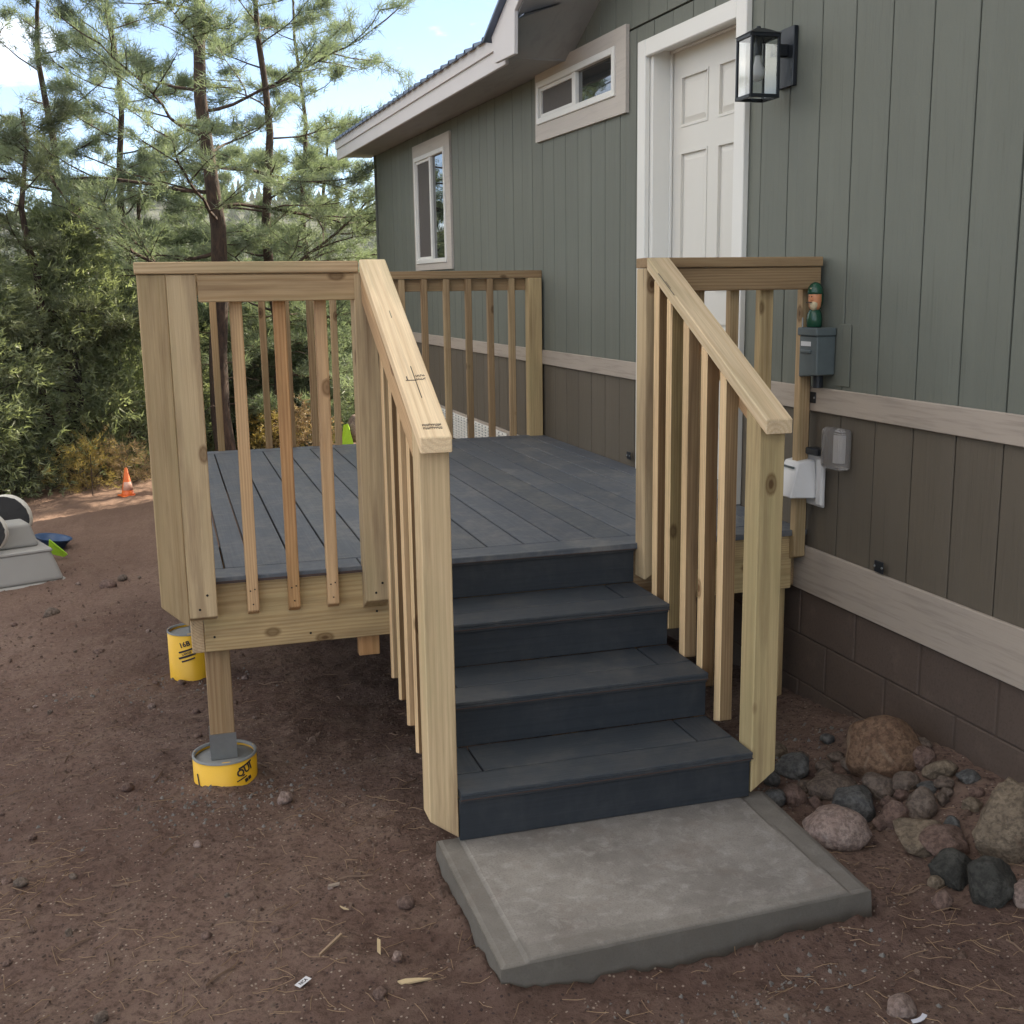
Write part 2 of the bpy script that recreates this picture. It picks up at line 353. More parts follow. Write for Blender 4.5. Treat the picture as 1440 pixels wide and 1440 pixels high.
me = bpy.data.meshes.new('hills'); me.from_pydata(vs, [], fs); me.polygons.foreach_set('use_smooth', [True]*len(fs))
m, nt, bs, out = mat('forest_floor'); geo = N(nt, 'ShaderNodeNewGeometry')
c = mix(nt, noise_n(nt, geo.outputs['Position'], .08, 8, .7), (.020, .032, .013), (.055, .060, .028)); nt.links.new(c, bs.inputs['Base Color']); bs.inputs['Roughness'].default_value = 1
prop(mobj('hills', me, m), 'wooded valley side and mountain beyond the trees', kind='structure')

# ------------------------------------------------------------------ foliage
def leaf_mat(name, c1, c2, trans=.35, gloss=.05):
    m, nt, bs, out = mat(name); geo = N(nt, 'ShaderNodeNewGeometry'); 
    n = noise_n(nt, geo.outputs['Position'], 1.7, 3, .6)
    c = mix(nt, ramp(nt, n, [(.35, (0, 0, 0)), (.65, (1, 1, 1))]), c1, c2)
    c = mix(nt, mth(nt, 'MULTIPLY', geo.outputs['Random Per Island'], .5), c, tuple(min(1, x*1.6) for x in c2))
    d = N(nt, 'ShaderNodeBsdfDiffuse'); tr = N(nt, 'ShaderNodeBsdfTranslucent'); gl = N(nt, 'ShaderNodeBsdfGlossy'); gl.inputs['Roughness'].default_value = .45; gl.inputs['Color'].default_value = (.5, .5, .5, 1)
    nt.links.new(c, d.inputs['Color']); nt.links.new(mix(nt, 1.0, c, (1.15, 1.2, .8), 'MULTIPLY'), tr.inputs['Color'])
    s = N(nt, 'ShaderNodeMixShader'); s.inputs[0].default_value = trans; nt.links.new(d.outputs[0], s.inputs[1]); nt.links.new(tr.outputs[0], s.inputs[2])
    s2 = N(nt, 'ShaderNodeMixShader'); s2.inputs[0].default_value = gloss; nt.links.new(s.outputs[0], s2.inputs[1]); nt.links.new(gl.outputs[0], s2.inputs[2])
    nt.links.new(s2.outputs[0], out.inputs['Surface']); return m
NEEDLE = leaf_mat('ponderosa_needles', (.118, .155, .110), (.185, .225, .165), .48)
JUNI = leaf_mat('pinyon_needles', (.145, .178, .105), (.225, .255, .155), .5)
DARKN = leaf_mat('dark_needles', (.085, .105, .068), (.140, .160, .100), .4)  # darker green needles, used on some of the trees and brush
YELL = leaf_mat('dry_yellow_leaves', (.20, .18, .06), (.34, .25, .10), .45)
REDL = leaf_mat('dry_red_brush', (.22, .17, .11), (.32, .22, .14), .4)
def bark_mat(name, a, b):
    m, nt, bs, out = mat(name); geo = N(nt, 'ShaderNodeNewGeometry'); p = mapping(nt, geo.outputs['Position'], (1, 1, .3))
    n = noise_n(nt, p, 22, 6, .65, .5); c = mix(nt, ramp(nt, n, [(.35, (0, 0, 0)), (.65, (1, 1, 1))]), a, b)
    nt.links.new(c, bs.inputs['Base Color']); bs.inputs['Roughness'].default_value = .95; bump(nt, bs, n, .8, .02); return m
BARK = bark_mat('pine_bark', (.022, .015, .012), (.085, .052, .038)); BARKG = bark_mat('grey_bark', (.03, .025, .022), (.10, .085, .07))

def tube_np(path, rad, n, V, F_):
    base = len(V); K = len(path)
    for k in range(K):
        a = path[max(k-1, 0)]; b = path[min(k+1, K-1)]; d = (b-a).normalized(); s = d.orthogonal().normalized() if abs(d.z) > .95 else d.cross(Vector((0, 0, 1))).normalized(); t = d.cross(s)
        for i in range(n):
            an = 2*math.pi*i/n; V.append(tuple(path[k]+(s*math.cos(an)+t*math.sin(an))*rad[k]))
    for k in range(K-1):
        for i in range(n): F_.append((base+k*n+i, base+k*n+(i+1) % n, base+(k+1)*n+(i+1) % n, base+(k+1)*n+i))
def tufts(cs, ds, ln, wd, n, spread, r_):
    """needle sprays: thin triangles fanned round direction ds at centres cs"""
    C = np.repeat(np.array(cs), n, 0); D = np.repeat(np.array(ds), n, 0); M_ = len(C)
    rv = r_.normal(size=(M_, 3)); d = D+rv*spread; d /= np.linalg.norm(d, axis=1)[:, None]
    s = np.cross(d, r_.normal(size=(M_, 3))); s /= np.linalg.norm(s, axis=1)[:, None]
    l = ln*(.6+.6*r_.random((M_, 1))); C = C+r_.normal(size=(M_, 3))*ln*.22
    return np.stack([C-s*wd*.5, C+s*wd*.5, C+d*l], 1).reshape(-1, 3)
def tri_mesh(name, P_):
    me = bpy.data.meshes.new(name); n = len(P_); me.vertices.add(n); me.vertices.foreach_set('co', P_.astype(np.float32).ravel())
    me.loops.add(n); me.loops.foreach_set('vertex_index', np.arange(n, dtype=np.int32)); me.polygons.add(n//3)
    me.polygons.foreach_set('loop_start', np.arange(0, n, 3, dtype=np.int32)); me.update(calc_edges=True); me.validate(); return me

def pine(x, y, H, rad, label, group, first=1.2, reach=2.6, seed=1, dens=1.0, nm=NEEDLE, bark=BARK, lean=(0, 0), name='pine_tree', cat='tree', tl=.135, tw=.0085, nt_=24, fork=False, step=.22):
    r = random.Random(seed); rn = np.random.default_rng(seed); z0 = gz(x, y)-.15
    base = Vector((x, y, z0)); t = thing(name, base, label, cat, group)
    K = 12; path = [Vector((lean[0]*(k/K)**1.3+.06*math.sin(k*1.3+seed), lean[1]*(k/K)+.06*math.cos(k*1.7+seed), H*k/K)) for k in range(K+1)]
    V = []; Fq = []; tube_np(path, [rad*(1-.86*(k/K)**.9)+.006 for k in range(K+1)], 10, V, Fq)
    def at(z):
        f = min(max(z/H*K, 0), K-.001); i = int(f); return path[i].lerp(path[i+1], f-i)
    cs = []; ds = []; BV = []; BF = []
    def branch(p, d, L_, rr, depth):
        n = max(3, int(L_/.19)); pts = [p.copy()]; dd = d.normalized()
        for k in range(n):
            dd = (dd+Vector((r.gauss(0, .13), r.gauss(0, .13), r.gauss(0, .10)+.022))).normalized(); pts.append(pts[-1]+dd*(L_/n))
            f = (k+1)/n
            if depth < 2 and f > .18 and r.random() < (.85 if depth == 0 else .6)*dens:
                sd_ = 1 if r.random() < .5 else -1; side = dd.cross(Vector((0, 0, 1))).normalized()*sd_
                branch(pts[-1], (dd*.65+side*(.5+.5*r.random())+Vector((0, 0, r.gauss(.05, .22)))), L_*(.28+.2*r.random())*(1.25-f*.5), rr*.45, depth+1)
            if (depth > 0 and f > .25) or f > .5:
                for q_ in range(2):
                    if r.random() < .85*dens: cs.append(tuple(pts[-1].lerp(pts[-2], r.random())+Vector((r.gauss(0, .045), r.gauss(0, .045), r.gauss(0, .03))))); ds.append(tuple(dd+Vector((0, 0, .3))))
        cs.append(tuple(pts[-1])); ds.append(tuple(dd+Vector((0, 0, .25))))
        tube_np(pts, [rr*(1-.8*k/n)+.0025 for k in range(n+1)], 5 if depth == 0 else 3, BV, BF)
    z = first; an = r.random()*6.28
    while z < H*.97:
        f = (z-first)/(H-first); LL = reach*(1-.78*f**1.1)*(.65+.5*r.random())
        an += 2.4+r.gauss(0, .4)
        branch(at(z), Vector((math.cos(an), math.sin(an), -.02+.42*f+r.gauss(0, .12))), LL, max(.007, rad*.20*(1-f*.7)), 0)
        z += step*(.6+.8*r.random())*(1.1-.4*f)
    for k in range(14):      # dead snags low on the stem
        zz = .3+r.random()*first; a2 = r.random()*6.28; p = at(zz); tube_np([p, p+Vector((math.cos(a2)*.25, math.sin(a2)*.25, .04)), p+Vector((math.cos(a2)*.5, math.sin(a2)*.5, -.02))], [.010, .006, .003], 3, BV, BF)
    me = bpy.data.meshes.new('trunk'); me.from_pydata(V, [], Fq); me.polygons.foreach_set('use_smooth', [True]*len(Fq)); mobj('trunk', me, bark, MW[t], t)
    me = bpy.data.meshes.new('branches'); me.from_pydata(BV, [], BF); prop(mobj('branches', me, bark, MW[t], t), kind='stuff')
    prop(mobj('crown', tri_mesh('crown', tufts(cs, ds, tl, tw, nt_, .75, rn)), nm, MW[t], t), kind='stuff')
    return t
def shrub(x, y, H, rad, label, group, seed=1, nm=JUNI, n=900, name='pinyon_pine', cat='tree', tl=.10, tw=.02, nt_=10, low=.0, bark=BARKG, zoff=-.1):
    """dense bushy tree: limbs with sprays gathered in clumps through the crown"""
    r = random.Random(seed); rn = np.random.default_rng(seed); base = Vector((x, y, gz(x, y)+zoff)); t = thing(name, base, label, cat, group)
    V = []; Fq = []; tube_np([Vector((0, 0, 0)), Vector((.04*r.gauss(0, 1), .04*r.gauss(0, 1), H*.45)), Vector((.08*r.gauss(0, 1), .08, H*.9))], [.035*H*.6, .022*H*.6, .006], 8, V, Fq)
    cs = []; ds = []; BV = []; BF = []; ncl = max(10, int(n/22))
    for k in range(ncl):
        f = r.random()**.85; z = H*(low+(1-low)*f); prof = math.sin(min(1, (f+.18)/1.12)*math.pi)**.6*(1-.45*f); a = r.random()*6.28; rr = rad*prof*(.45+.6*r.random()**.6)
        c = Vector((math.cos(a)*rr, math.sin(a)*rr, z)); s0 = Vector((0, 0, max(.1, z-.35*rr)))
        tube_np([s0, s0.lerp(c, .5)+Vector((0, 0, -.05)), c], [.012*H/2.5, .008, .003], 3, BV, BF)
        out_ = Vector((math.cos(a), math.sin(a), .5)); cr_ = .13*rad*(.8+.8*r.random())+.05
        for q_ in range(22):
            o = Vector((r.gauss(0, 1), r.gauss(0, 1), r.gauss(0, .8)))*cr_; cs.append(tuple(c+o)); ds.append(tuple((o.normalized()*.8+out_*.6)))
    me = bpy.data.meshes.new('trunk'); me.from_pydata(V, [], Fq); mobj('trunk', me, bark, MW[t], t)
    me = bpy.data.meshes.new('branches'); me.from_pydata(BV, [], BF); prop(mobj('branches', me, bark, MW[t], t), kind='stuff')
    prop(mobj('crown', tri_mesh('crown', tufts(cs, ds, tl, tw, nt_, .8, rn)), nm, MW[t], t), kind='stuff'); return t

pine(-.10, 10.6, 9.2, .13, 'tallest pine with a straight dark trunk rising behind the front guard rail', None, 2.25, 2.7, 3, lean=(.02, .1), dens=.92, step=.25)
pine(.72, 12.2, 7.6, .095, 'slender pine with wispy branches reaching the house eave', None, 1.2, 2.3, 11, lean=(.03, 0), dens=.92, step=.25)
pine(-2.05, 12.6, 6.6, .10, 'pine at upper left with an open crown against the white sky', None, 2.2, 1.9, 23, lean=(.03, 0), step=.30, dens=.85)
pine(-2.95, 13.5, 5.6, .08, 'pine at the far left edge behind the yellow green pinyon', None, 1.5, 1.7, 29, dens=.8, step=.28)
pine(-2.15, 10.2, 4.4, .075, 'short dark crowned pine below the open crowned one at left', None, 1.6, 1.35, 31, nm=DARKN, dens=.95, step=.26)
pine(1.75, 14.5, 5.4, .07, 'pale feathery pine close beside the far house corner', None, .6, 2.0, 37, lean=(.1, 0))
pine(-1.15, 12.6, 7.2, .075, 'fuller pine between the open crowned one and the tallest pine', None, 1.4, 1.9, 47, dens=.95, step=.24)
pine(-3.5, 11.6, 6.4, .08, 'tall pine rising out of the picture at the far left', None, 1.6, 1.7, 53, dens=.9, step=.26)
pine(1.35, 13.2, 6.6, .07, 'light green pine reaching up beside the slender one', None, 1.0, 1.7, 59, dens=.95, step=.24)
pine(.25, 15.0, 5.2, .07, 'pine standing between the two tall trunks further back', None, .7, 1.8, 41, nm=NEEDLE)
pine(-.95, 13.2, 4.6, .07, 'mid green pine between the left clump and the tallest pine', None, .7, 1.7, 43)
shrub(-2.85, 9.6, 3.0, .95, 'bushy yellow green pinyon at the left edge of the clearing', None, 51, n=2600)
shrub(-1.8, 10.5, 3.2, .85, 'bushy pinyon with a leafy top left of the corner post', None, 52, n=2600)
shrub(-1.22, 10.7, 2.3, .62, 'rounded green pinyon just left of the corner post', None, 53, n=1800)
shrub(-3.2, 10.6, 3.3, 1.0, 'broad pinyon behind the one at the left edge', None, 54, n=2000)
k_ = 0
for (sx_, sy_, sh_, sr_) in ((-.75, 12.1, 2.1, .7), (-.2, 13.4, 2.3, .75), (.42, 12.9, 2.0, .65), (.95, 13.6, 2.4, .75), (1.5, 13.1, 2.2, .7), (2.15, 14.2, 2.6, .8), (.1, 16, 2.8, .9), (-1.1, 15.3, 3.1, 1.0), (1.25, 16.5, 3.0, .95), (2.9, 16.2, 3.3, 1.0), (-1.9, 15.2, 3.2, 1.0), (-3.4, 16, 3.6, 1.1)):
    shrub(sx_, sy_, sh_, sr_, ('bushy yellow green tree in the thicket seen through the deck railing', 'grey green bushy tree in the thicket seen through the deck railing', 'darker green bushy tree in the thicket seen through the deck railing')[k_ % 3], 'bushy trees in the thicket beyond the deck', 60+k_, n=1500, nm=(JUNI, NEEDLE, DARKN)[k_ % 3]); k_ += 1
# trees off to the left, which the window panes mirror
pine(-9, 3.5, 7.5, .12, 'nearer tall pine at the yard edge left of the picture', 'pines off to the left', 1.0, 2.6, 71, dens=.9); pine(-8.5, 8.5, 7, .12, 'farther tall pine at the yard edge left of the picture', 'pines off to the left', 1.0, 2.5, 72, dens=.9)
shrub(-6.5, 6.0, 3.0, 1.1, 'nearer bushy pinyon left of the picture', 'pines off to the left', 73, n=1500); shrub(-7.5, 10.0, 3.4, 1.2, 'farther bushy pinyon left of the picture', 'pines off to the left', 74, n=1500)
# low brush at the clearing edge
shrub(-1.70, 9.45, .50, .42, 'dry yellow shrub at the edge of the clearing by the cone', None, 81, nm=YELL, n=300, name='yellow_shrub', cat='shrub', tl=.08, tw=.006, zoff=-.02)
shrub(-1.36, 9.6, .50, .36, 'orange tinged dry shrub right behind the traffic cone', None, 82, nm=REDL, n=200, name='dry_shrub', cat='shrub', tl=.09, tw=.006, zoff=-.02)
shrub(-2.95, 9.35, .50, .40, 'reddish dry brush at the left edge above the toy cart', None, 83, nm=REDL, n=330, name='dry_shrub', cat='shrub', tl=.06, tw=.012, zoff=-.02)
shrub(-2.3, 9.45, .42, .55, 'low green brush between the red brush and the yellow shrub', None, 84, nm=DARKN, n=420, name='low_shrub', cat='shrub', tl=.06, tw=.014, zoff=-.02)
shrub(1.02, 11.6, .6, .4, 'orange dry brush seen between the balusters', None, 85, nm=REDL, n=330, name='dry_shrub', cat='shrub', tl=.06, tw=.012, zoff=-.02)
shrub(.55, 11.9, .55, .4, 'yellowish dry brush beyond the front balusters', None, 86, nm=YELL, n=300, name='dry_shrub', cat='shrub', tl=.06, tw=.012, zoff=-.02)

# ground cover and forest as stuff
def scatter_tufts(name, label, pts, ln, wd, n, m, up=.8, seed=5):
    rn = np.random.default_rng(seed); cs = np.array(pts); ds = np.tile((0, 0, up), (len(cs), 1)); return prop(mobj(name, tri_mesh(name, tufts(cs, ds, ln, wd, n, .6, rn)), m), label, kind='stuff')
pts = []
while len(pts) < 2600:
    x = random.uniform(-6, 3.2); y = random.uniform(8.9, 15); e = 9.55+.1*(x+1.5)+.5*noise.noise(Vector((x, 0, 3)))+(1.6 if x > -.9 else 0)
    if y > e+abs(random.gauss(0, .5)): pts.append((x, y, gz(x, y)+random.random()*.16))
scatter_tufts('undergrowth', 'green and straw undergrowth below the trees', pts, .11, .010, 9, leaf_mat('undergrowth_leaf', (.07, .09, .03), (.22, .17, .07), .35))
r_ = random.Random(9); P_ = []
def cone_tree(x, y, z, h, r, rn=r_):
    out = []; n = 7
    for lay in range(4):
        zb = z+h*(.12+.2*lay); zt = zb+h*.42 if lay < 3 else z+h; rr = r*(1-.22*lay)
        a0 = rn.random()*6
        for i in range(n):
            a = a0+2*math.pi*i/n; b = a0+2*math.pi*(i+.85)/n; ra = rr*(.7+.5*rn.random()); rb = rr*(.7+.5*rn.random())
            out += [(x+math.cos(a)*ra, y+math.sin(a)*ra, zb+rn.gauss(0, .04)*h), (x+math.cos(b)*rb, y+math.sin(b)*rb, zb+rn.gauss(0, .04)*h), (x, y, zt)]
    return out
for i in range(9500):
    th = random.uniform(-.75, 1.1); r = 34*math.exp(random.random()**.7*math.log(900/34)); x = r*math.sin(th); y = r*math.cos(th)-4
    P_ += cone_tree(x, y, hill_h(x, y)-.5, random.uniform(6, 12)*(1 if r > 120 else .6), random.uniform(2.0, 3.6)*(1 if r > 120 else .6))
prop(mobj('forest', tri_mesh('forest', np.array(P_)), leaf_mat('far_forest', (.030, .048, .022), (.065, .085, .038), .2, 0)), 'far conifer forest covering the valley and mountain', kind='stuff')

# ------------------------------------------------------------------ house
def shear(y, z): return z+.03*max(0, (z-1.3)/1.7)*(y-1)
house = thing('house', (W, 0, 0), 'single storey house with grey green siding above brown siding and a white entry door', 'house')
HM = MW[house]
def hobj(name, bm, m, parent=house, bev=0, do_shear=True, smooth=False, tint=None):
    for v in bm.verts:
        if do_shear: v.co.z = shear(v.co.y, v.co.z)
    c = sum((v.co for v in bm.verts), Vector())/len(bm.verts)
    for v in bm.verts: v.co -= c
    return mobj(name, from_bm(bm, name, smooth), m, Matrix.Translation(c), parent, bev, tint=tint)
def hbox(name, x0, x1, y0, y1, z0, z1, m, parent=house, bev=0):
    bm = bmesh.new(); add_box(bm, x0, x1, y0, y1, z0, z1); return hobj(name, bm, m, parent, bev)
Y0, Y1 = -7.0, 9.63           # wall extent
ZL0, ZL1, ZB0, ZB1, ZJ = .393, .585, 1.150, 1.247, 2.985   # lower trim, belt trim, joint in the siding
DOOR = (.56, 1.745, .60, 2.895); HWIN = (1.925, 3.51, 2.573, 3.02); TWIN = (5.945, 7.475, 1.812, 2.893)
GAR = (2.40, -.45)            # gable spans y 2.40 down to its mirror; apex
AP_Y, RK = -1.7, .40
def roof_z(y): return 3.06+RK*(2.55-y) if y > AP_Y else 3.06+RK*(2.55-AP_Y)-RK*(AP_Y-y)
# wall core, behind the boards, with openings left for door and windows
def rects_minus(y0, y1, z0, z1, holes):
    out = [(y0, y1, z0, z1)]
    for (a, b, c, d) in holes:
        nxt = []
        for (p, q, r, s) in out:
            if b <= p or a >= q or d <= r or c >= s: nxt.append((p, q, r, s)); continue
            if a > p: nxt.append((p, a, r, s))
            if b < q: nxt.append((b, q, r, s))
            lo, hi = max(p, a), min(q, b)
            if c > r: nxt.append((lo, hi, r, c))
            if d < s: nxt.append((lo, hi, d, s))
        out = nxt
    return out
HOLES = [(DOOR[0]+.03, DOOR[1]-.03, DOOR[2], DOOR[3]-.03), tuple(np.array(HWIN)+np.array((.05, -.05, .05, -.05))), tuple(np.array(TWIN)+np.array((.05, -.05, .05, -.05)))]
bm = bmesh.new()
for r in rects_minus(Y0, Y1, .39, 3.02, HOLES): add_box(bm, W+.014, W+.10, *r)
add_prism(bm, [(Y0, 3.02), (2.5, 3.02), (2.5, roof_z(2.5)), (AP_Y, roof_z(AP_Y)), (Y0, roof_z(Y0))], W+.014, W+.10, 'x')
hobj('wall', bm, GROOVE)
bm = bmesh.new(); add_box(bm, W+.10, 8.2, Y1-.12, Y1, -.8, 3.0); add_prism(bm, [(W+.1, 3.0), (8.2, 3.0), (5.0, 4.35)], Y1-.12, Y1, 'y'); add_box(bm, 8.1, 8.2, Y0, Y1-.12, -.8, 3.0)
add_box(bm, W+.1, 8.2, Y0-.1, Y0, -.8, 3.2); hobj('end_wall', bm, SIDE_U)
# siding boards
PITCHB = .2285; edges = []; y = .457-PITCHB*33
while y < Y1+.5: edges.append(y); y += PITCHB
def board(name, a, b, z0, z1, m, hol=HOLES, topf=None):
    g = .0035; t = W+.0+random.uniform(-.0008, .0008)
    rs0 = rects_minus(a+g, b-g, z0, z1, hol); grp = []
    for r in rs0:
        hit = [G for G in grp if any(r[0] <= q[1]+1e-6 and q[0] <= r[1]+1e-6 and r[2] <= q[3]+1e-6 and q[2] <= r[3]+1e-6 for q in G)]
        new = [r]+[q for G in hit for q in G]; grp = [G for G in grp if G not in hit]+[new]
    for G in grp: board_piece(name, G, z1, m, topf, t)
def board_piece(name, G, z1, m, topf, t):
    bm = bmesh.new()
    for r in G:
        if topf and r[3] >= z1-1e-6: add_prism(bm, [(r[0], r[2]), (r[1], r[2]), (r[1], topf(r[1])), (r[0], topf(r[0]))], t, W+.013, 'x')
        else: add_box(bm, t, W+.013, *r)
    if bm.verts: return hobj(name, bm, m, bev=.0018)
    bm.free()
for a, b in zip(edges, edges[1:]):
    a_, b_ = max(a, Y0), min(b, Y1-.02)
    if b_-a_ < .03: continue
    if b_ > -3.2:
        board('siding_board', a_, b_, ZB1-.02, ZJ-.004, SIDE_U)
        board('siding_board', a_, b_, ZL1-.02, ZB0+.02, SIDE_L)
        if a_ < 2.55 and b_ > -3.2: # gable boards above the joint, offset as in the sheet above
            board('siding_board', a_+.07, b_+.07, ZJ+.006, 3.9 if b_ < 1 else 3.0, SIDE_U, topf=lambda yy: 3.166+.47*(2.5-yy if yy > AP_Y else 2.5-2*AP_Y+yy))
        if a_ > 2.5: board('siding_board', a_, b_, ZJ+.0, 3.01, SIDE_U)
bm = bmesh.new(); add_box(bm, W-.001, W+.013, Y0, -3.3, .39, 3.5); hobj('siding_sheet', bm, SIDE_U)
# trims
def trim(name, a, b, z0, z1, m=TRIMM, x0=W-.019): return hbox(name, x0, W-.002, a, b, z0, z1, m, bev=.003)
trim('belt_trim', DOOR[1]+.002, Y1, ZB0, ZB1); trim('belt_trim', -5, DOOR[0]-.002, ZB0, ZB1)
trim('lower_trim', -5, 1.6, ZL0, ZL1); trim('lower_trim', 1.603, Y1, ZL0, ZL1)
hbox('corner_trim', W-.021, W+.05, Y1-.015, Y1+.02, .39, 3.0, SIDE_U, bev=.003)
# foundation: painted blocks with recessed joints
bm = bmesh.new(); add_box(bm, W+.006, W+.2, -4.4, Y1, -.9, .388); hobj('foundation', bm, MORTAR, do_shear=False)
bx = None; shared = {}
for ci, zt in enumerate((.388, .185, -.018, -.221, -.424)):
    y = -2.4+(.2 if ci % 2 else 0)
    while y < Y1-.1:
        hgt = .1975; ln = min(.396, Y1-y)
        if -2.6 < y < 9.3:
            key = round(ln, 2)
            if key not in shared:
                bm = bmesh.new(); add_box(bm, 0, .03, 0, ln-.005, 0, hgt); shared[key] = from_bm(bm, 'foundation_block'); shared[key].materials.append(CMU)
            mobj('foundation_block', shared[key], CMU, Matrix.Translation((W+.0+random.uniform(0, .0025), y+.003, zt-hgt)), house, .004)
        y += .403
# vent grilles low on the far wall
v = hbox('wall_vent', W-.026, W-.0195, 4.3, 6.7, .335, .565, WHITE)
for k in range(9): hbox('louvre', W-.034, W-.0262, 4.33, 6.67, .350+.023*k, .362+.023*k, WHITE, v)
for k in range(24): hbox('vent_bar', W-.031, W-.0263, 4.4+.1*k, 4.412+.1*k, .345, .555, GREYBOX, v)

# door
D0, D1, DZ0, DZ1 = .66, 1.60, .69, 2.835
cas = bmesh.new(); add_box(cas, W-.030, W+.0, DOOR[1]-.10, DOOR[1], .655, DOOR[3]); add_box(cas, W-.030, W, DOOR[0], DOOR[0]+.095, .655, DOOR[3]); add_box(cas, W-.0295, W, DOOR[0]+.095, DOOR[1]-.10, DOOR[3]-.085, DOOR[3]-.0005)
dc = hobj('door_casing', cas, WHITE, bev=.004)
jm = bmesh.new(); add_box(jm, W+.001, W+.16, DOOR[1]-.135, DOOR[1]-.075, .66, 2.88); add_box(jm, W+.001, W+.16, DOOR[0]+.07, DOOR[0]+.108, .66, 2.88); add_box(jm, W+.0015, W+.16, DOOR[0]+.108, DOOR[1]-.135, 2.835, 2.875)
add_box(jm, W+.095, W+.11, DOOR[1]-.150, DOOR[1]-.1352, .70, 2.834); add_box(jm, W+.0951, W+.11, DOOR[0]+.12, DOOR[1]-.151, 2.822, 2.8345)
hobj('door_jamb', jm, WHITE, bev=.003)
ya, yb = DOOR[0]+.110, DOOR[1]-.137; dw = yb-ya; xd = W+.112
bm = bmesh.new(); st = .105
cols = [(ya+st, ya+dw/2-.055), (ya+dw/2+.055, yb-st)]
rows = [(.93, 1.48), (1.63, 2.33), (2.45, 2.70)]
hol = [(a, b, c, d) for (a, b) in cols for (c, d) in rows]
for r in rects_minus(ya, yb, .70, 2.832, hol): add_box(bm, xd, xd+.035, *r)
add_box(bm, xd+.012, xd+.034, ya+.01, yb-.01, .71, 2.82)
door = hobj('door', bm, DOORM)
for (a, b, c, d) in hol:
    bm = bmesh.new(); i = .018; j = .045
    v0 = [(xd+.0118, a+.001, c+.001), (xd+.0118, b-.001, c+.001), (xd+.0118, b-.001, d-.001), (xd+.0118, a+.001, d-.001)]
    v1 = [(xd+.0118, a+i, c+i), (xd+.0118, b-i, c+i), (xd+.0118, b-i, d-i), (xd+.0118, a+i, d-i)]
    v2 = [(xd+.002, a+j, c+j), (xd+.002, b-j, c+j), (xd+.002, b-j, d-j), (xd+.002, a+j, d-j)]
    A, B_, C_ = [[bm.verts.new(p) for p in q] for q in ((v0, v1, v2))]
    # moulding lip then the raised field
    for k in range(4): bm.faces.new((B_[k], B_[(k+1) % 4], C_[(k+1) % 4], C_[k]))
    bm.faces.new(C_)
    for (p, q, r, s) in rects_minus(a, b, c, d, [(a+.012, b-.012, c+.012, d-.012)]): add_box(bm, xd-.004, xd+.012, p, q, r, s)
    for vv in A: bm.verts.remove(vv)
    hobj('door_panel', bm, DOORM, door)
hbox('door_threshold', W-.03, W+.15, DOOR[0]+.1, DOOR[1]-.11, .656, .698, GALV, door)
bm = bmesh.new(); add_lathe(bm, [(.0, 0), (.022, .004), (.026, .02), (.018, .035), (.010, .040), (.010, .055), (.028, .057), (.028, .062)], n=16)
for v in bm.verts: v.co = Vector((v.co.z, v.co.y, v.co.x))
for v in bm.verts: v.co += Vector((xd-.062, ya+.07, 1.66))
hobj('door_knob', bm, GALV, door, smooth=True)

# windows
def window(name, o, frame, split, label, top, bot):
    y0, y1, z0, z1 = o; fy0, fy1, fz0, fz1 = frame
    bm = bmesh.new()
    for r in rects_minus(y0, y1, z0, z1, [(fy0, fy1, fz0, fz1)]): add_box(bm, W-.022, W-.001, *r)
    wn = hobj(name, bm, TRIMW, bev=.0); wn['label'] = label
    bm = bmesh.new(); ft = .038
    for r in rects_minus(fy0+.001, fy1-.001, fz0+.001, fz1-.001, [(fy0+ft, fy1-ft, fz0+ft, fz1-ft)]): add_box(bm, W-.034, W+.03, *r)
    add_box(bm, W-.028, W+.02, split-.03, split+.03, fz0+ft+.0005, fz1-ft-.0005)
    hobj('window_frame', bm, WHITE, wn, bev=.003)
    bm = bmesh.new(); st = .022       # sliding sash in the far half
    for r in rects_minus(split+.031, fy1-ft-.001, fz0+ft+.001, fz1-ft-.001, [(split+.031+st, fy1-ft-st, fz0+ft+st, fz1-ft-st)]): add_box(bm, W-.016, W+.012, *r)
    hobj('sash', bm, WHITE, wn)
    hbox('pane', W-.004, W+.002, fy0+ft, split-.03, fz0+ft, fz1-ft, PANE, wn)
    hbox('pane', W+.014, W+.020, split+.03, fy1-ft, fz0+ft, fz1-ft, PANE, wn)
    hbox('insect_screen', W-.003, W-.001, split+.05, fy1-ft-.02, fz0+ft+.02, fz1-ft-.02, SCREENM, wn)
window('window', HWIN, (2.075, 3.46, 2.675, 2.935), 2.74, 'wide short window high beside the door', 0, 0)
window('window', TWIN, (6.12, 7.385, 1.868, 2.79), 6.70, 'tall narrow window near the far corner', 0, 0)

# eave, soffit, roof
EX = 1.356; ez0, ez1 = 2.955, 3.135; EY = 9.98
def roofobj(name, bm, m, bev=0): return hobj(name, bm, m, bev=bev)
bm = bmesh.new(); add_box(bm, EX, EX+.022, 2.93, EY, ez0, ez1); roofobj('fascia', bm, FASCIA, .003)
bm = bmesh.new(); add_box(bm, EX-.016, EX-.001, 2.95, EY+.01, ez1-.075, ez1+.012); roofobj('drip_edge', bm, FASCIA, .002)
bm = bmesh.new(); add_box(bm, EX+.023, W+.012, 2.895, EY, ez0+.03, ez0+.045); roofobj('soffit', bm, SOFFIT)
# far rake boards
SL = .30
bm = bmesh.new(); add_prism(bm, [(EX, ez0), (EX, ez1), (5.0, ez1+SL*(5-EX)), (5.0, ez1+SL*(5-EX)-.18)], EY-.022, EY, 'y'); roofobj('rake_board', bm, FASCIA)
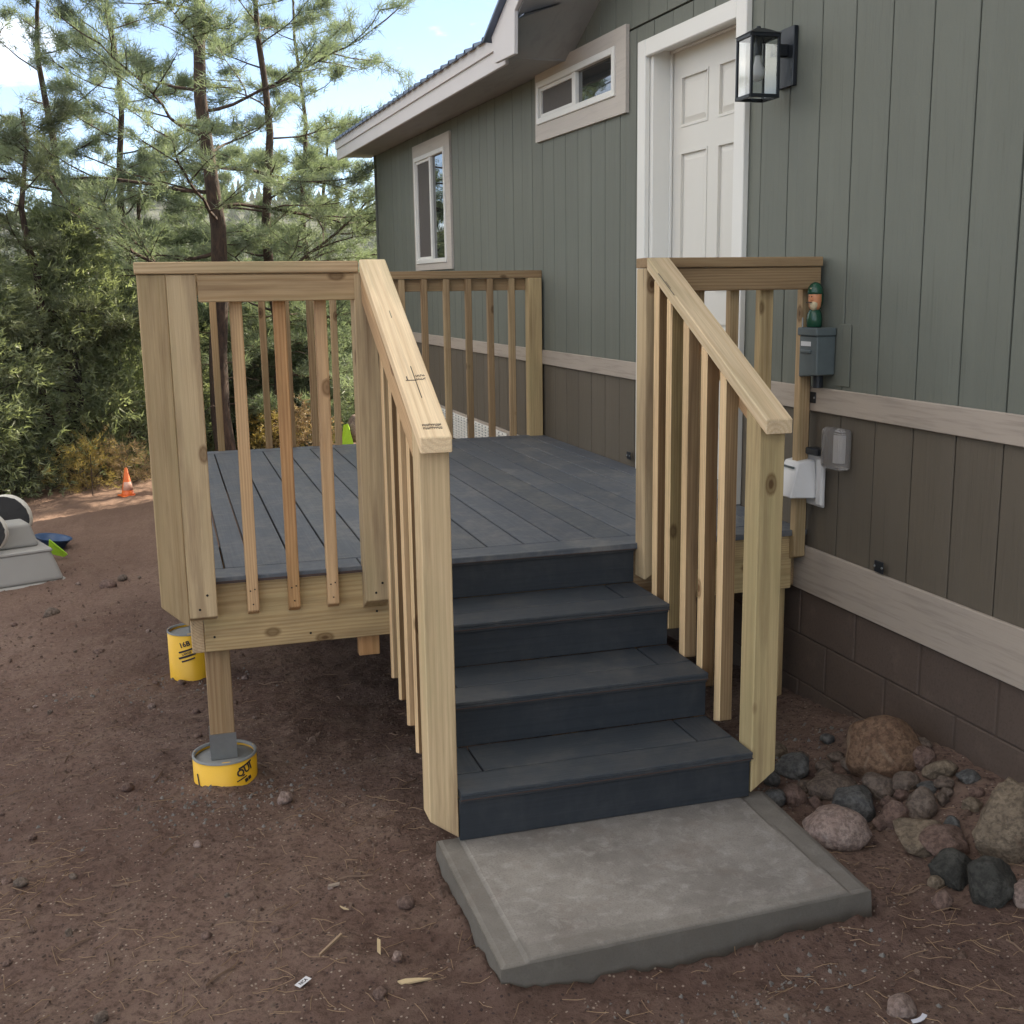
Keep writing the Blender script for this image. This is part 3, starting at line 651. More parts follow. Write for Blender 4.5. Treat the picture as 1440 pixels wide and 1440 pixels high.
# corrugated metal main roof
bm = bmesh.new(); y = 2.4; prof = []
while y < EY+.05:
    prof += [(y, 0), (y+.17, 0), (y+.185, .022), (y+.213, .022)]; y += .228
def roofpt(x, y, dz): return (x, y, ez1+.018+SL*(x-EX)+dz)
lo = [bm.verts.new(roofpt(EX-.045, p[0], p[1])) for p in prof]; hi = [bm.verts.new(roofpt(5.0, p[0], p[1])) for p in prof]; lo2 = [bm.verts.new(roofpt(EX-.045, p[0], p[1]-.006)) for p in prof]; hi2 = [bm.verts.new(roofpt(5.0, p[0], p[1]-.006)) for p in prof]
for i in range(len(prof)-1):
    bm.faces.new((lo[i], lo[i+1], hi[i+1], hi[i])); bm.faces.new((lo2[i+1], lo2[i], hi2[i], hi2[i+1])); bm.faces.new((lo[i+1], lo[i], lo2[i], lo2[i+1]))
main_roof = roofobj('roof', bm, ROOFM)
bm = bmesh.new(); add_prism(bm, [(5.0, ez1+SL*(5-EX)+.02), (8.6, 3.1), (8.6, 3.0), (5.0, ez1+SL*(5-EX)-.08)], Y0, EY, 'y'); add_prism(bm, [(5.0, ez1+SL*(5-EX)+.02), (3.5, ez1+SL*(3.5-EX)), (3.5, ez1+SL*(3.5-EX)-.05), (5.0, ez1+SL*(5-EX)-.08)], Y0, 2.4, 'y'); roofobj('back_roof', bm, ROOFM)
# gable over the entry: rake boards with a squared return, sloped soffit, roof sheets
GX = 1.285
gzt = lambda y: 3.115+.47*(2.975-y)       # top edge of the rake
ay = AP_Y
rake = [(2.915, 2.955), (2.515, 2.945), (2.500, 3.17), (ay, 3.17+.47*(2.5-ay)), (ay, gzt(ay)), (2.985, gzt(2.985))]
bm = bmesh.new(); add_prism(bm, rake, GX, GX+.024, 'x'); roofobj('rake_board', bm, FASCIA, .003)
my = lambda p: (2*ay-p[0], p[1])
bm = bmesh.new(); add_prism(bm, [my(p) for p in rake][::-1], GX, GX+.024, 'x'); roofobj('rake_board', bm, FASCIA)
so_ = [(2.91, 2.982), (ay, 3.172+.47*(2.5-ay)), (2*ay-2.5, 3.172), (2*ay-2.5, 3.187), (ay, 3.187+.47*(2.5-ay)), (2.91, 2.997)]
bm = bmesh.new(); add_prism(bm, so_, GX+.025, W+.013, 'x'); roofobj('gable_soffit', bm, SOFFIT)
for s in (1, -1):
    bm = bmesh.new(); n = int((2.99-ay)/.0+0) if 0 else 1
    pts = [(3.04, gzt(3.04)), (ay, gzt(ay))]; ys = []
    A = [(3.04, gzt(3.04)+.004), (ay, gzt(ay)+.004), (ay, gzt(ay)+.022), (3.04, gzt(3.04)+.022)]
    if s < 0: A = [my(p) for p in A][::-1]
    add_prism(bm, A, GX-.04, 4.2, 'x')
    x = GX-.03
    while x < 4.2:
        A2 = [(3.04, gzt(3.04)+.0222), (ay, gzt(ay)+.0222), (ay, gzt(ay)+.044), (3.04, gzt(3.04)+.044)]
        if s < 0: A2 = [my(p) for p in A2][::-1]
        add_prism(bm, A2, x, x+.03, 'x'); x += .228
    roofobj('gable_roof', bm, ROOFM)

# ------------------------------------------------------------------ deck
deck = thing('wooden_deck', (0, 0, gz(0, 0)), 'new pine deck with slate grey boards, four steps and railings against the house', 'deck')
WT = {'n': (1, 1, 1), 'g': (.90, .91, .80), 'r': (.95, .74, .58), 'd': (.60, .55, .50), 'b': (1.24, 1.23, 1.22), 'p': (1.10, 1.0, .93), 'm': (.78, .75, .70), 'w': (.40, .33, .27), 'v': (.48, .48, .38), 'e': (.95, .97, .86)}
def tb(name, x0, x1, y0, y1, z0, z1, ax='z', tint='n', parent=deck, m=WOOD, bev=.003): return timber(name, x0, x1, y0, y1, z0, z1, m, parent, ax, bev, WT.get(tint, (1, 1, 1)))
LX = -.735
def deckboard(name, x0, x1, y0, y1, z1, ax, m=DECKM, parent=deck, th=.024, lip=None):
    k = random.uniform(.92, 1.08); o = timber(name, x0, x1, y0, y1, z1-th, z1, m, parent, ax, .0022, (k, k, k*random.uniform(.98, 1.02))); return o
# picture frame and field boards
deckboard('deck_board', LX+.002, .0-.112, -.022, .118, Z4, 'x'); deckboard('deck_board', -.108, W-.004, -.022, .118, Z4, 'x')
gap = .0075; xs = [.41+.152*k for k in range(-8, 10)]; xs = [x for x in xs if LX+.1 < x < W-.03]
xs = [LX+.135] + [x for x in xs if x > LX+.17] + [W+.0]
deckboard('deck_board', LX+.002, LX+.135-gap/2, .1185+gap, B+.012, Z4, 'y')
for a, b in zip(xs, xs[1:]): deckboard('deck_board', a+gap/2, b-gap/2-(.004 if b >= W else 0), .118+gap, B-.13, Z4, 'y')
deckboard('deck_board', LX+.135+gap/2, W-.004, B-.13+gap, B+.012, Z4, 'x')
# frame
tb('rim_joist', LX+.046, .0, 0, .042, .375, .628, 'x', 'g'); tb('rim_joist', SW+.10, W-.06, 0, .042, .40, .628, 'x', 'g')
tb('rim_joist', LX, LX+.045, .0005, B, .375, .629, 'y', 'n'); tb('rim_joist', LX+.046, W-.05, B-.042, B, .39, .628, 'x', 'm')
tb('rim_joist', .0005, SW+.0995, .016, .058, .375, .628, 'x', 'd')
tb('ledger_board', W-.048, W-.021, .043, B-.043, .40, .628, 'y', 'd')
for k in range(6):
    x = -.36+.36*k; tb('joist', x-.02, x+.02, .059, B-.043, .40, .627, 'y', 'd')
tb('beam', LX+.05, W-.05, 1.62, 1.70, .16, .399, 'x', 'd')
tb('blocking', -.125, -.045, .05, .09, .285, .3745, 'z', 'r')
# support posts
tb('support_post', -.692, -.603, .045, .134, -.02, .374, 'z', 'd'); tb('support_post', -.735, -.645, 1.78, 1.87, -.02, .374, 'z', 'n')
tb('support_post', 1.61, 1.70, .05, .139, -.16, .40, 'z', 'g'); tb('support_post', 1.60, 1.69, 1.61, 1.70, -.15, .159, 'z', 'd'); tb('support_post', -.715, -.626, 3.2, 3.289, -.3, .374, 'z', 'd')
# stairs
for k in range(4):
    zt = HR*(4-k); yn = -T*k
    if k: # three treads
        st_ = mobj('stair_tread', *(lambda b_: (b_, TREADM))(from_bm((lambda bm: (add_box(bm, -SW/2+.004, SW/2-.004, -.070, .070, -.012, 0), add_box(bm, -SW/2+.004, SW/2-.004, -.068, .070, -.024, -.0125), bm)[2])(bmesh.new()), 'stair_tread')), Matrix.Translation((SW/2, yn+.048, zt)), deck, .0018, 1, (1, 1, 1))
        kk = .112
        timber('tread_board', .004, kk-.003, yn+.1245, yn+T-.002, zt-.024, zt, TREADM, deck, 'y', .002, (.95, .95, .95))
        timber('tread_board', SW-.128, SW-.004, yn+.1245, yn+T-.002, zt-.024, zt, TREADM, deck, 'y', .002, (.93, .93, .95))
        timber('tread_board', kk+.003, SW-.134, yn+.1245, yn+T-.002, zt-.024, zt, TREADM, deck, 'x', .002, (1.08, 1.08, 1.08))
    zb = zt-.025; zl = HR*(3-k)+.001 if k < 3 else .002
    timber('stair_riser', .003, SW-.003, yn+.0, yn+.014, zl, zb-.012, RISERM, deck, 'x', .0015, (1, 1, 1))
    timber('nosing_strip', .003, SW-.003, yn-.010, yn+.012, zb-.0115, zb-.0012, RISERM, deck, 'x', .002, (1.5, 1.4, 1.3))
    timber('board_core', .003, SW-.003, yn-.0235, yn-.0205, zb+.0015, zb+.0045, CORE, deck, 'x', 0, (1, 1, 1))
    if k: pass
timber('board_core', LX+.003, -.002, -.0235, -.0205, Z4-.0235, Z4-.014, CORE, deck, 'x', 0, (1, 1, 1))
def stringer(x):
    pts = [(.0155, HR*3-.0245)]
    for k in range(1, 4): pts += [(-T*k+.0165, HR*(4-k)-.0245), (-T*k+.0165, (HR*(3-k)-.0245) if k < 3 else .004)]
    pts += [(-T*3+.35, .004), (.0155, .30)]
    wprism('stringer', pts, x-.019, x+.019, 'x', WOOD, deck, 'y', .002, WT['d'])
for x in (.022, SW/2, SW-.022): stringer(x)

# railings
def railing(nm, poly_or_box, grain, tint='b', label=None, ax=None, a=None, b=None):
    if ax: o = wprism(nm, poly_or_box, a, b, ax, WOOD_NEW, deck, grain, .003, WT[tint])
    else: o = tb(nm, *poly_or_box, ax=grain, tint=tint)
    if label: o['label'] = label
    return o
def post_cut(x0, x1, y0, y1, z0, z1, parent, side='-x', tint='n', cut=.045, name='post', zt2=None):
    """4x4 with its outer foot cut at 45 degrees; zt2 slopes the top"""
    z1b = z1 if zt2 is None else zt2
    if side == '-x': poly = [(x0, z0+cut), (x0+(x1-x0)*.9, z0), (x1, z0), (x1, z1), (x0, z1)]; return wprism(name, poly, y0, y1, 'y', WOOD_POST if name != 'baluster' else WOOD, parent, 'z', .003, WT[tint])
    if side == '+x': poly = [(x1, z0+cut), (x1, z1), (x0, z1), (x0, z0), (x0+(x1-x0)*.1, z0)]; return wprism(name, poly, y0, y1, 'y', WOOD_POST if name != 'baluster' else WOOD, parent, 'z', .003, WT[tint])
    poly = [(y0, z0+cut), (y1-.004, z0), (y1, z0), (y1, z1b), (y0, z1)]; return wprism(name, poly, x0, x1, 'x', WOOD_POST if name != 'baluster' else WOOD, parent, 'z', .003, WT[tint])
def screws(parent, pts, ax='y', r=.0045):
    for p in pts:
        bm = bmesh.new(); d = Vector((0, -.0025, 0)) if ax == 'y' else Vector((-.0025, 0, 0)); add_tube(bm, (0, 0, 0), d, r, r*.8, 8)
        mobj('screw', from_bm(bm), SCREW, Matrix.Translation(p), parent)
# front left section
fr = railing('railing', (-.835, -.095, -.100, .004, 1.716, RAIL), 'x', 'n', 'short front guard rail with three balusters')
o = tb('rail_board', -.636, -.108, -.089, -.052, 1.622, 1.7145, 'x', 'm', fr)
p1 = post_cut(-.829, -.7368, -.089, -.001, .505, 1.7145, deck, '-x', 'm', .075, 'corner_post')
p2 = post_cut(-.736, -.640, -.089, -.001, .500, 1.7145, fr, 'y', 'n', .030)
p3 = post_cut(-.1125, -.024, -.089, -.001, .490, 1.7145, fr, 'y', 'n', .045)
for x, t_ in ((-.533, 'p'), (-.386, 'r'), (-.2445, 'p')): post_cut(x, x+.041, -.0415, -.0008, .505, 1.7145, fr, 'y', t_, .02, 'baluster')
screws(p2, [(-.700, -.0895, .56), (-.672, -.0895, .61)]); screws(p3, [(-.075, -.0895, .565), (-.05, -.0895, .60)])
screws(deck, [(-.655, -.0005, .43), (-.655, -.0005, .60), (-.06, -.0005, .47), (-.02, -.0005, .57), (-.31, -.0005, .41)])
for x in (-.513, -.366, -.2245): screws(fr, [(x, -.042, .55), (x-.008, -.042, .60), (x+.008, -.042, .605)], r=.003)
# left side section
sr = railing('railing', (-.836, -.735, .008, B+.1, 1.716, RAIL), 'y', 'n', 'long side guard rail along the left edge')
tb('rail_board', -.829, -.791, .0, B, 1.624, 1.7145, 'y', 'm', sr)
y = .14
while y < B-.1: post_cut(-.786+.008, LX-.0008, y, y+.038, .45, 1.7145, sr, '-x', random.choice('ngp'), .02, 'baluster'); y += .1535
post_cut(-.829, LX-.0008, B-.09, B-.001, .40, 1.7145, sr, '-x', 'd', .045)
# back section
br = railing('railing', (-.733, W-.001, B-.004, B+.10, 1.737, 1.787), 'x', 'd', 'back guard rail running to the house wall')
tb('rail_board', -.73, W-.003, B+.0405, B+.079, 1.655, 1.7355, 'x', 'd', br)
for k in range(14):
    x = -.47+.153*k
    if x < 1.60: tb('baluster', x, x+.042, B+.0008, B+.040, .43, 1.7355, 'z', random.choice('mmd'), br)
tb('post', 1.645, 1.738, B-.05, B+.0395, .43, 1.7355, 'z', 'g', br)
# right section to the wall
rr_ = railing('railing', (SW+.002, W-.0215, -.100, .004, 1.722, RAIL+.004), 'x', 'd', 'short guard rail between the steps and the house wall')
tb('rail_board', SW+.105, W-.022, -.089, -.052, 1.634, 1.7205, 'x', 'd', rr_)
for x, wd, t_ in ((1.366, .042, 'm'), (1.496, .062, 'g'), (1.682, .055, 'm')): post_cut(x, x+wd-.004, -.0415, -.0008, .53, 1.7205, rr_, 'y', t_, .015, 'baluster')
tb('baluster', 1.215, 1.255, -.0415, -.0008, .53, 1.7205, 'z', 'm', rr_)
# stair rails
def capline(y, off=0): return 1.752+off+(y+.115)*(1.752-1.246)/(1.018-.115)
def stair_rail(x0, x1, xr0, xr1, bx0, bx1, label, px0, px1, bside, bots, tints, capt):
    sl = Vector((0, .9, .505))
    cap = railing('railing', [(-1.018, capline(-1.018)), (-.100, capline(-.100)), (-.100, capline(-.1)-.047), (-1.018, capline(-1.018)-.047)][::-1], sl, capt, label, 'x', x0, x1)
    poly = [(-.889, capline(-.889)-.0485), (-.101, capline(-.101)-.0485), (-.101, capline(-.101)-.145), (-.889, capline(-.889)-.145)][::-1]
    wprism('rail_board', poly, xr0, xr1, 'x', WOOD, cap, sl, .002, WT[tints[0]])
    # lower post with outward cut foot
    yf = -.978
    z1a, z1b = capline(yf)-.048, capline(yf+P)-.048
    bm = bmesh.new(); a_, b_ = px0, px1; cut = .065; z0 = .012
    if bside == '-x': vb = [(a_, yf, z0+cut), (b_, yf, z0), (b_, yf+P, z0), (a_, yf+P, z0+cut)]
    else: vb = [(a_, yf, z0), (b_, yf, z0+cut), (b_, yf+P, z0+cut), (a_, yf+P, z0)]
    vt = [(a_, yf, z1a), (b_, yf, z1a), (b_, yf+P, z1b), (a_, yf+P, z1b)]
    c = Vector(((a_+b_)/2, yf+P/2, .6)); M = Matrix.Translation(c) @ FRAMES['z'].to_4x4(); Mi = M.inverted()
    lo = [bm.verts.new(Mi @ Vector(p)) for p in vb]; hi = [bm.verts.new(Mi @ Vector(p)) for p in vt]
    bm.faces.new(lo[::-1]); bm.faces.new(hi)
    for i in range(4): bm.faces.new((lo[i], lo[(i+1) % 4], hi[(i+1) % 4], hi[i]))
    mobj('post', from_bm(bm, 'post'), WOOD_POST, M, cap, .003, 1, WT[tints[1]])
    for k, (yb_, zb_) in enumerate(bots):
        top = min(capline(yb_)-.0495, 1.70)
        poly = [(yb_, zb_+.014), (yb_+.044, zb_), (yb_+.044, capline(yb_+.044)-.0495), (yb_, capline(yb_)-.0495)]
        wprism('baluster', poly, bx0, bx1, 'x', WOOD_SIDELIT, cap, 'z', .0025, WT[tints[2+k]])
    return cap
lc = stair_rail(-.092, .0, -.0885, -.0515, -.0505, -.0045, 'left stair handrail, pale new pine with a lumber stamp', -.0885, .0, '-x',
   [(-.245, .27), (-.380, .235), (-.515, .19), (-.650, .145), (-.785, .09)], 'pbmwpwp', 'b')
rc = stair_rail(SW+.001, SW+.092, SW+.0525, SW+.0895, SW+.0035, SW+.0515, 'right stair handrail leading up beside the door', SW+.003, SW+.091, '+x',
   [(-.207, .42), (-.320, .37), (-.460, .30), (-.605, .235), (-.745, .16)], 'pewvdwdn', 'n')
post_cut(SW+.003, SW+.091, -.089, -.0008, .52, 1.7205, rr_, '+x', 'n', .05)
# shim under the left rail cap where it meets the front rail, and lumber stamps on its top
INK = plain('ink', (.03, .025, .03), .7)
sl = Vector((0, .903, .506)).normalized(); up_ = Vector((0, -.506, .903)).normalized()
def stamp(parent, y, marks, name):
    o0 = Vector((-.046, y, capline(y)+.0006)); M = Matrix((Vector((1, 0, 0)), sl, up_)).transposed().to_4x4(); M.translation = o0
    bm = bmesh.new()
    for (x, yy, a, b) in marks: add_box(bm, x, x+a, yy, yy+b, 0, .0006)
    return mobj(name, from_bm(bm), INK, M, parent)
rs_ = random.Random(4); mk = []
mk = [(-.002, -.085, .0022, .17), (-.026, .012, .003, .018), (-.030, .008, .034, .0028)]
for row, n_ in ((.028, 6), (.010, 6)):
    for k in range(n_): mk += [(.004+k*.0048, row, .0011, .010), (.004+k*.0048, row+rs_.choice((0, .004, .008)), .0036, .0022)]
stamp(lc, -.775, mk, 'lumber_stamp')
mk = []
for row in (.0, .015):
    for k in range(9): mk += [(-.028+k*.0062, row, .0013, .010), (-.028+k*.0062, row+rs_.choice((0, .004, .008)), .0048, .0022), (-.0245+k*.0062, row+.004, .0012, .006)]
stamp(lc, -.985, mk, 'lumber_stamp')
stamp(lc, -.45, [(-.006, 0, .0016, .045)], 'drying_crack'); stamp(rc, -.35, [(1.028, 0, .003, .16), (1.034, .05, .002, .05)], 'drying_crack')

# ------------------------------------------------------------------ concrete pad
def conc_mat():
    m, nt, bs, out = mat('concrete'); geo = N(nt, 'ShaderNodeNewGeometry'); p = geo.outputs['Position']
    a = noise_n(nt, p, 3.2, 8, .65); b = noise_n(nt, p, 16, 8, .7, .5); c_ = noise_n(nt, p, 170, 4, .7)
    c = mix(nt, ramp(nt, a, [(.35, (0, 0, 0)), (.68, (1, 1, 1))]), (.19, .172, .157), (.30, .278, .255))
    c = mix(nt, mth(nt, 'MULTIPLY', ramp(nt, b, [(.5, (0, 0, 0)), (.72, (1, 1, 1))]), .5), c, (.44, .42, .395))
    c = mix(nt, mth(nt, 'MULTIPLY', ramp(nt, noise_n(nt, p, 5.1, 6, .7), [(.54, (0, 0, 0)), (.75, (1, 1, 1))]), .5), c, (.17, .115, .09))
    c = mix(nt, mth(nt, 'MULTIPLY', ramp(nt, c_, [(.35, (1, 1, 1)), (.5, (0, 0, 0))]), .35), c, (.09, .085, .08))
    at = N(nt, 'ShaderNodeAttribute', attribute_name='edge'); c = mix(nt, mth(nt, 'MULTIPLY', at.outputs['Fac'], .78), c, (.105, .096, .082))
    nt.links.new(c, bs.inputs['Base Color']); bs.inputs['Roughness'].default_value = .8; bs.inputs['Specular IOR Level'].default_value = .3
    bump(nt, bs, mth(nt, 'ADD', b, c_), .35, .003); return m
px0, px1, py0, py1 = -.058, 1.052, -1.64, -.94
nxp, nyp = 90, 72; V = []; Fq = []; E_ = []
for j in range(nyp+1):
    for i in range(nxp+1):
        fx = i/nxp; fy = j/nyp; x = px0+(px1-px0)*fx+(-.035*(1-fy))*fx+.012*math.sin(fx*9)*(j == 0)*.3; y = py0+(py1-py0)*fy+.04*fx*(1-fy)
        din = min(x-px0, px1-x-.03, 9); h = 0; e = 0
        if din < .072: h = -.0055*sm((.072-din)/.006); e = .62
        dd = min(i, nxp-i, j)/1.0
        if dd < 1: h -= .004; e = .8
        if y < py0+.075+.02*noise.noise(Vector((x*4, 0, 7))): e = max(e, .35)
        h += .0022*noise.noise(Vector((x*6, y*6, 1)))+.0012*noise.noise(Vector((x*30, y*30, 1)))
        V.append((x, y, h)); E_.append(e)
top_n = len(V)
for j in range(nyp):
    for i in range(nxp): a = j*(nxp+1)+i; Fq.append((a, a+1, a+nxp+2, a+nxp+1))
ring = [(i, 0) for i in range(nxp+1)]+[(nxp, j) for j in range(1, nyp+1)]+[(i, nyp) for i in range(nxp-1, -1, -1)]+[(0, j) for j in range(nyp-1, 0, -1)]
tops = [j*(nxp+1)+i for i, j in ring]; prev = tops
for lv, (dz, outw) in enumerate(((-.010, .004), (-.05, .006), (-.13, .010))):
    cur = []
    for (i, j), tpi in zip(ring, tops):
        x, y, h = V[tpi]; ox = -1 if i == 0 else (1 if i == nxp else 0); oy = -1 if j == 0 else (1 if j == nyp else 0)
        V.append((x+ox*outw+.002*noise.noise(Vector((y*20, lv, 1))), y+oy*outw+.002*noise.noise(Vector((x*20, lv, 3))), dz)); E_.append(1); cur.append(len(V)-1)
    for k in range(len(ring)): Fq.append((prev[k], cur[k], cur[(k+1) % len(ring)], prev[(k+1) % len(ring)]))
    prev = cur
me = bpy.data.meshes.new('concrete_pad'); me.from_pydata(V, [], Fq); at = me.attributes.new('edge', 'FLOAT', 'POINT'); at.data.foreach_set('value', E_)
bmf = bmesh.new(); bmf.from_mesh(me); bmesh.ops.recalc_face_normals(bmf, faces=bmf.faces[:]); bmf.to_mesh(me); bmf.free()
prop(mobj('concrete_pad', me, conc_mat()), 'grey concrete landing slab at the foot of the steps', 'slab')

# ------------------------------------------------------------------ footings in cardboard tubes
TUBE = plain('yellow_form_tube', (.78, .44, .03), .45, var=.06, nscale=8); FCON = plain('footing_concrete', (.22, .23, .23), .85, nscale=60, bst=.6)
def text_mesh(body, size, extr=.0003):
    cu = bpy.data.curves.new('t', 'FONT'); cu.body = body; cu.size = size; cu.resolution_u = 2; cu.align_x = 'CENTER'; cu.offset = size*.035
    ob = bpy.data.objects.new('t', cu); COL.objects.link(ob); dg = bpy.context.evaluated_depsgraph_get(); me = bpy.data.meshes.new_from_object(ob.evaluated_get(dg)); bpy.data.objects.remove(ob); return me
def footing(x, y, r, zt, zb, label, prints, cut=0):
    t = thing('concrete_footing', (x, y, zb), label, 'footing'); n = 40
    bm = bmesh.new(); ro, ri = r, r-.006; lo = []; hi = []; hi2 = []; lo2 = []
    for i in range(n):
        a = 2*math.pi*i/n; c, s = math.cos(a), math.sin(a); zz = zt+.004*math.sin(a*3)+.002*math.sin(a*7)
        lo.append(bm.verts.new((ro*c, ro*s, -.04))); hi.append(bm.verts.new((ro*c, ro*s, zz-zb))); hi2.append(bm.verts.new((ri*c, ri*s, zz-zb))); lo2.append(bm.verts.new((ri*c, ri*s, zt-zb-.035)))
    for A, Bq in ((lo, hi), (hi, hi2), (hi2, lo2)):
        for i in range(n): bm.faces.new((A[i], A[(i+1) % n], Bq[(i+1) % n], Bq[i]))
    ob = mobj('form_tube', from_bm(bm, 'form_tube', True), TUBE, Matrix.Translation((x, y, zb)), t)
    bm = bmesh.new(); add_lathe(bm, [(0.0001, zt-zb-.012), (r*.5, zt-zb-.010), (r-.0065, zt-zb-.014), (r-.0065, -.03)], n=40); mobj('concrete_core', from_bm(bm, 'c', True), FCON, Matrix.Translation((x, y, zb)), t)
    bm = bmesh.new(); add_lathe(bm, [(r-.010, zt-zb-.004), (r-.006, zt-zb+.0045), (r+.0012, zt-zb+.005), (r+.0016, zt-zb-.004)], n=40, cap=False)
    mobj('concrete_rim', from_bm(bm, 'c', True), FCON, Matrix.Translation((x, y, zb)), t)
    for (txt, size, ang, zz, tilt) in prints:
        if txt == '#': bm = bmesh.new(); [add_box(bm, -size+2*size*q/12, -size+2*size*(q+1)/12, -size*.12, size*.12, 0, .0004) for q in range(12)]; me = from_bm(bm)
        elif txt == '|': bm = bmesh.new(); add_box(bm, -size, size, -size*.5, size*.5, 0, .0004); bmesh.ops.subdivide_edges(bm, edges=bm.edges[:], cuts=6, use_grid_fill=True); me = from_bm(bm)
        else: me = text_mesh(txt, size)
        off = .0012 if txt == '|' else .0018
        for v in me.vertices:
            px, py = v.co.x, v.co.y; c, s = math.cos(tilt), math.sin(tilt); px, py = px*c-py*s, px*s+py*c
            a = ang+px/r; rr = r+off; v.co = Vector((rr*math.cos(a), rr*math.sin(a), zz-zb+py))
        mobj('printed_mark', me, INK if not txt.startswith('~') else TUBE, Matrix.Translation((x, y, zb)), t)
    return t
a0 = -math.pi/2
f1 = footing(-.645, .085, .1175, -.048, -.165, 'wide yellow cardboard form footing under the front corner post', [('QUI', .038, a0+.62, -.100, .30), ('#', .022, a0+.48, -.118, .30), ('#', .030, a0+.62, -.068, .30), ('\u25a0\u25a0', .018, a0+.72, -.132, .3), ('F', .03, a0-1.05, -.150, 1.7), ('#', .035, a0-1.0, -.13, 1.75)])
f2 = footing(-.735, 1.80, .112, -.045, -.32, 'yellow footing tube with black print further back under the side rim', [('16B', .036, a0-.25, -.105, .28), ('#', .040, a0-.22, -.126, .28), ('LARGE', .016, a0-.2, -.146, .28), ('#', .045, a0-.2, -.156, .28), ('#', .035, a0-.15, -.176, .28)])
for ft, (x, y, zt) in ((f1, (-.6475, .0895, -.062)), (f2, (-.69, 1.825, -.059))):
    bm = bmesh.new(); add_box(bm, x-.048, x+.048, y-.050, y-.0465, zt+.012, zt+.105); add_box(bm, x-.048, x+.048, y+.0465, y+.050, zt+.012, zt+.105); add_box(bm, x-.048, x+.048, y-.05, y+.05, zt+.006, zt+.0118); add_box(bm, x-.03, x+.03, y-.03, y+.03, zt-.01, zt+.0058)
    o = mobj('post_bracket', from_bm(bm), GALV, None, ft)

# ------------------------------------------------------------------ wall fittings
xf, y0, s_, z0, zt = 1.545, .172, .130, 2.392, 2.635
lan = thing('wall_lantern', (W-.02, y0+s_/2, z0), 'black box lantern with clear glass and a white bulb beside the door', 'lantern')
bm = bmesh.new(); e = .011
for (x, y) in ((xf, y0), (xf+s_-e, y0), (xf, y0+s_-e), (xf+s_-e, y0+s_-e)): add_box(bm, x, x+e, y, y+e, z0, zt)
for z in (z0-.001, zt-.014):
    add_box(bm, xf, xf+s_, y0-.0005, y0+e, z, z+.014); add_box(bm, xf, xf+s_, y0+s_-e, y0+s_+.0005, z, z+.014); add_box(bm, xf-.0005, xf+e, y0+e, y0+s_-e, z, z+.014); add_box(bm, xf+s_-e, xf+s_+.0005, y0+e, y0+s_-e, z, z+.014)
mobj('lantern_frame', from_bm(bm), BLACKM, None, lan, .001)
bm = bmesh.new(); cxx, cyy = xf+s_/2, y0+s_/2; lo = [bm.verts.new(p) for p in ((xf-.004, y0-.004, zt+.0005), (xf+s_+.004, y0-.004, zt+.0005), (xf+s_+.004, y0+s_+.004, zt+.0005), (xf-.004, y0+s_+.004, zt+.0005))]
h_ = [bm.verts.new((cxx+a*.02, cyy+b*.02, zt+.026)) for a, b in ((-1, -1), (1, -1), (1, 1), (-1, 1))]; bm.faces.new(lo[::-1]); bm.faces.new(h_)
for i in range(4): bm.faces.new((lo[i], lo[(i+1) % 4], h_[(i+1) % 4], h_[i]))
add_tube(bm, (cxx, cyy, zt+.026), (cxx, cyy, zt+.036), .010, .008, 10); mobj('lantern_roof', from_bm(bm), BLACKM, None, lan)
bm = bmesh.new(); add_box(bm, W-.022, W-.0025, y0+.002, y0+s_-.002, z0+.05, zt+.035); add_box(bm, xf+s_+.0006, W-.022, cyy-.02, cyy+.02, zt-.075, zt-.03); mobj('back_plate', from_bm(bm), BLACKM, None, lan, .002)
for (a, b, c, d) in ((xf+.005, xf+.007, y0+e, y0+s_-e), (xf+s_-.007, xf+s_-.005, y0+e, y0+s_-e), (xf+e, xf+s_-e, y0+.005, y0+.007), (xf+e, xf+s_-e, y0+s_-.007, y0+s_-.005)):
    bm = bmesh.new(); add_box(bm, a, b, c, d, z0+.013, zt-.014); mobj('glass_pane', from_bm(bm), GLASS, None, lan)
bm = bmesh.new(); add_tube(bm, (cxx, cyy, zt), (cxx, cyy, zt-.075), .016, .016, 16); mobj('lamp_socket', from_bm(bm), BLACKM, None, lan)
bm = bmesh.new(); add_lathe(bm, [(.011, 0), (.013, -.012), (.016, -.03), (.027, -.052), (.030, -.068), (.026, -.085), (.012, -.097), (.0001, -.099)], (cxx, cyy, zt-.0755), 20); mobj('light_bulb', from_bm(bm, 'b', True), PLASTW, None, lan)

xb, yb0, yw, zb0, zb1 = 1.672, -.178, .132, 1.290, 1.484
box = thing('disconnect_box', (W, yb0+yw/2, zb0), 'grey metal electrical disconnect box on the wall beside the end of the rail', 'electrical box')
bm = bmesh.new(); add_prism(bm, [(yb0, zb0+.012), (yb0+yw, zb0+.0), (yb0+yw, zb1-.03), (yb0, zb1-.03)], xb, W-.002, 'x'); mobj('box_body', from_bm(bm), GREYBOX, None, box, .004)
bm = bmesh.new(); add_box(bm, xb-.008, W-.0022, yb0-.006, yb0+yw+.006, zb1-.0295, zb1+.002); mobj('box_lid', from_bm(bm), GREYBOX, None, box, .004)
bm = bmesh.new(); add_box(bm, xb-.003, xb-.0004, yb0+.045, yb0+.115, zb1-.070, zb1-.052); mobj('white_label', from_bm(bm), PLASTW, None, box)
bm = bmesh.new(); add_box(bm, xb-.009, xb-.0004, yb0+.04, yb0+.115, zb1-.098, zb1-.085); mobj('handle', from_bm(bm), GREYBOX, None, box, .003)
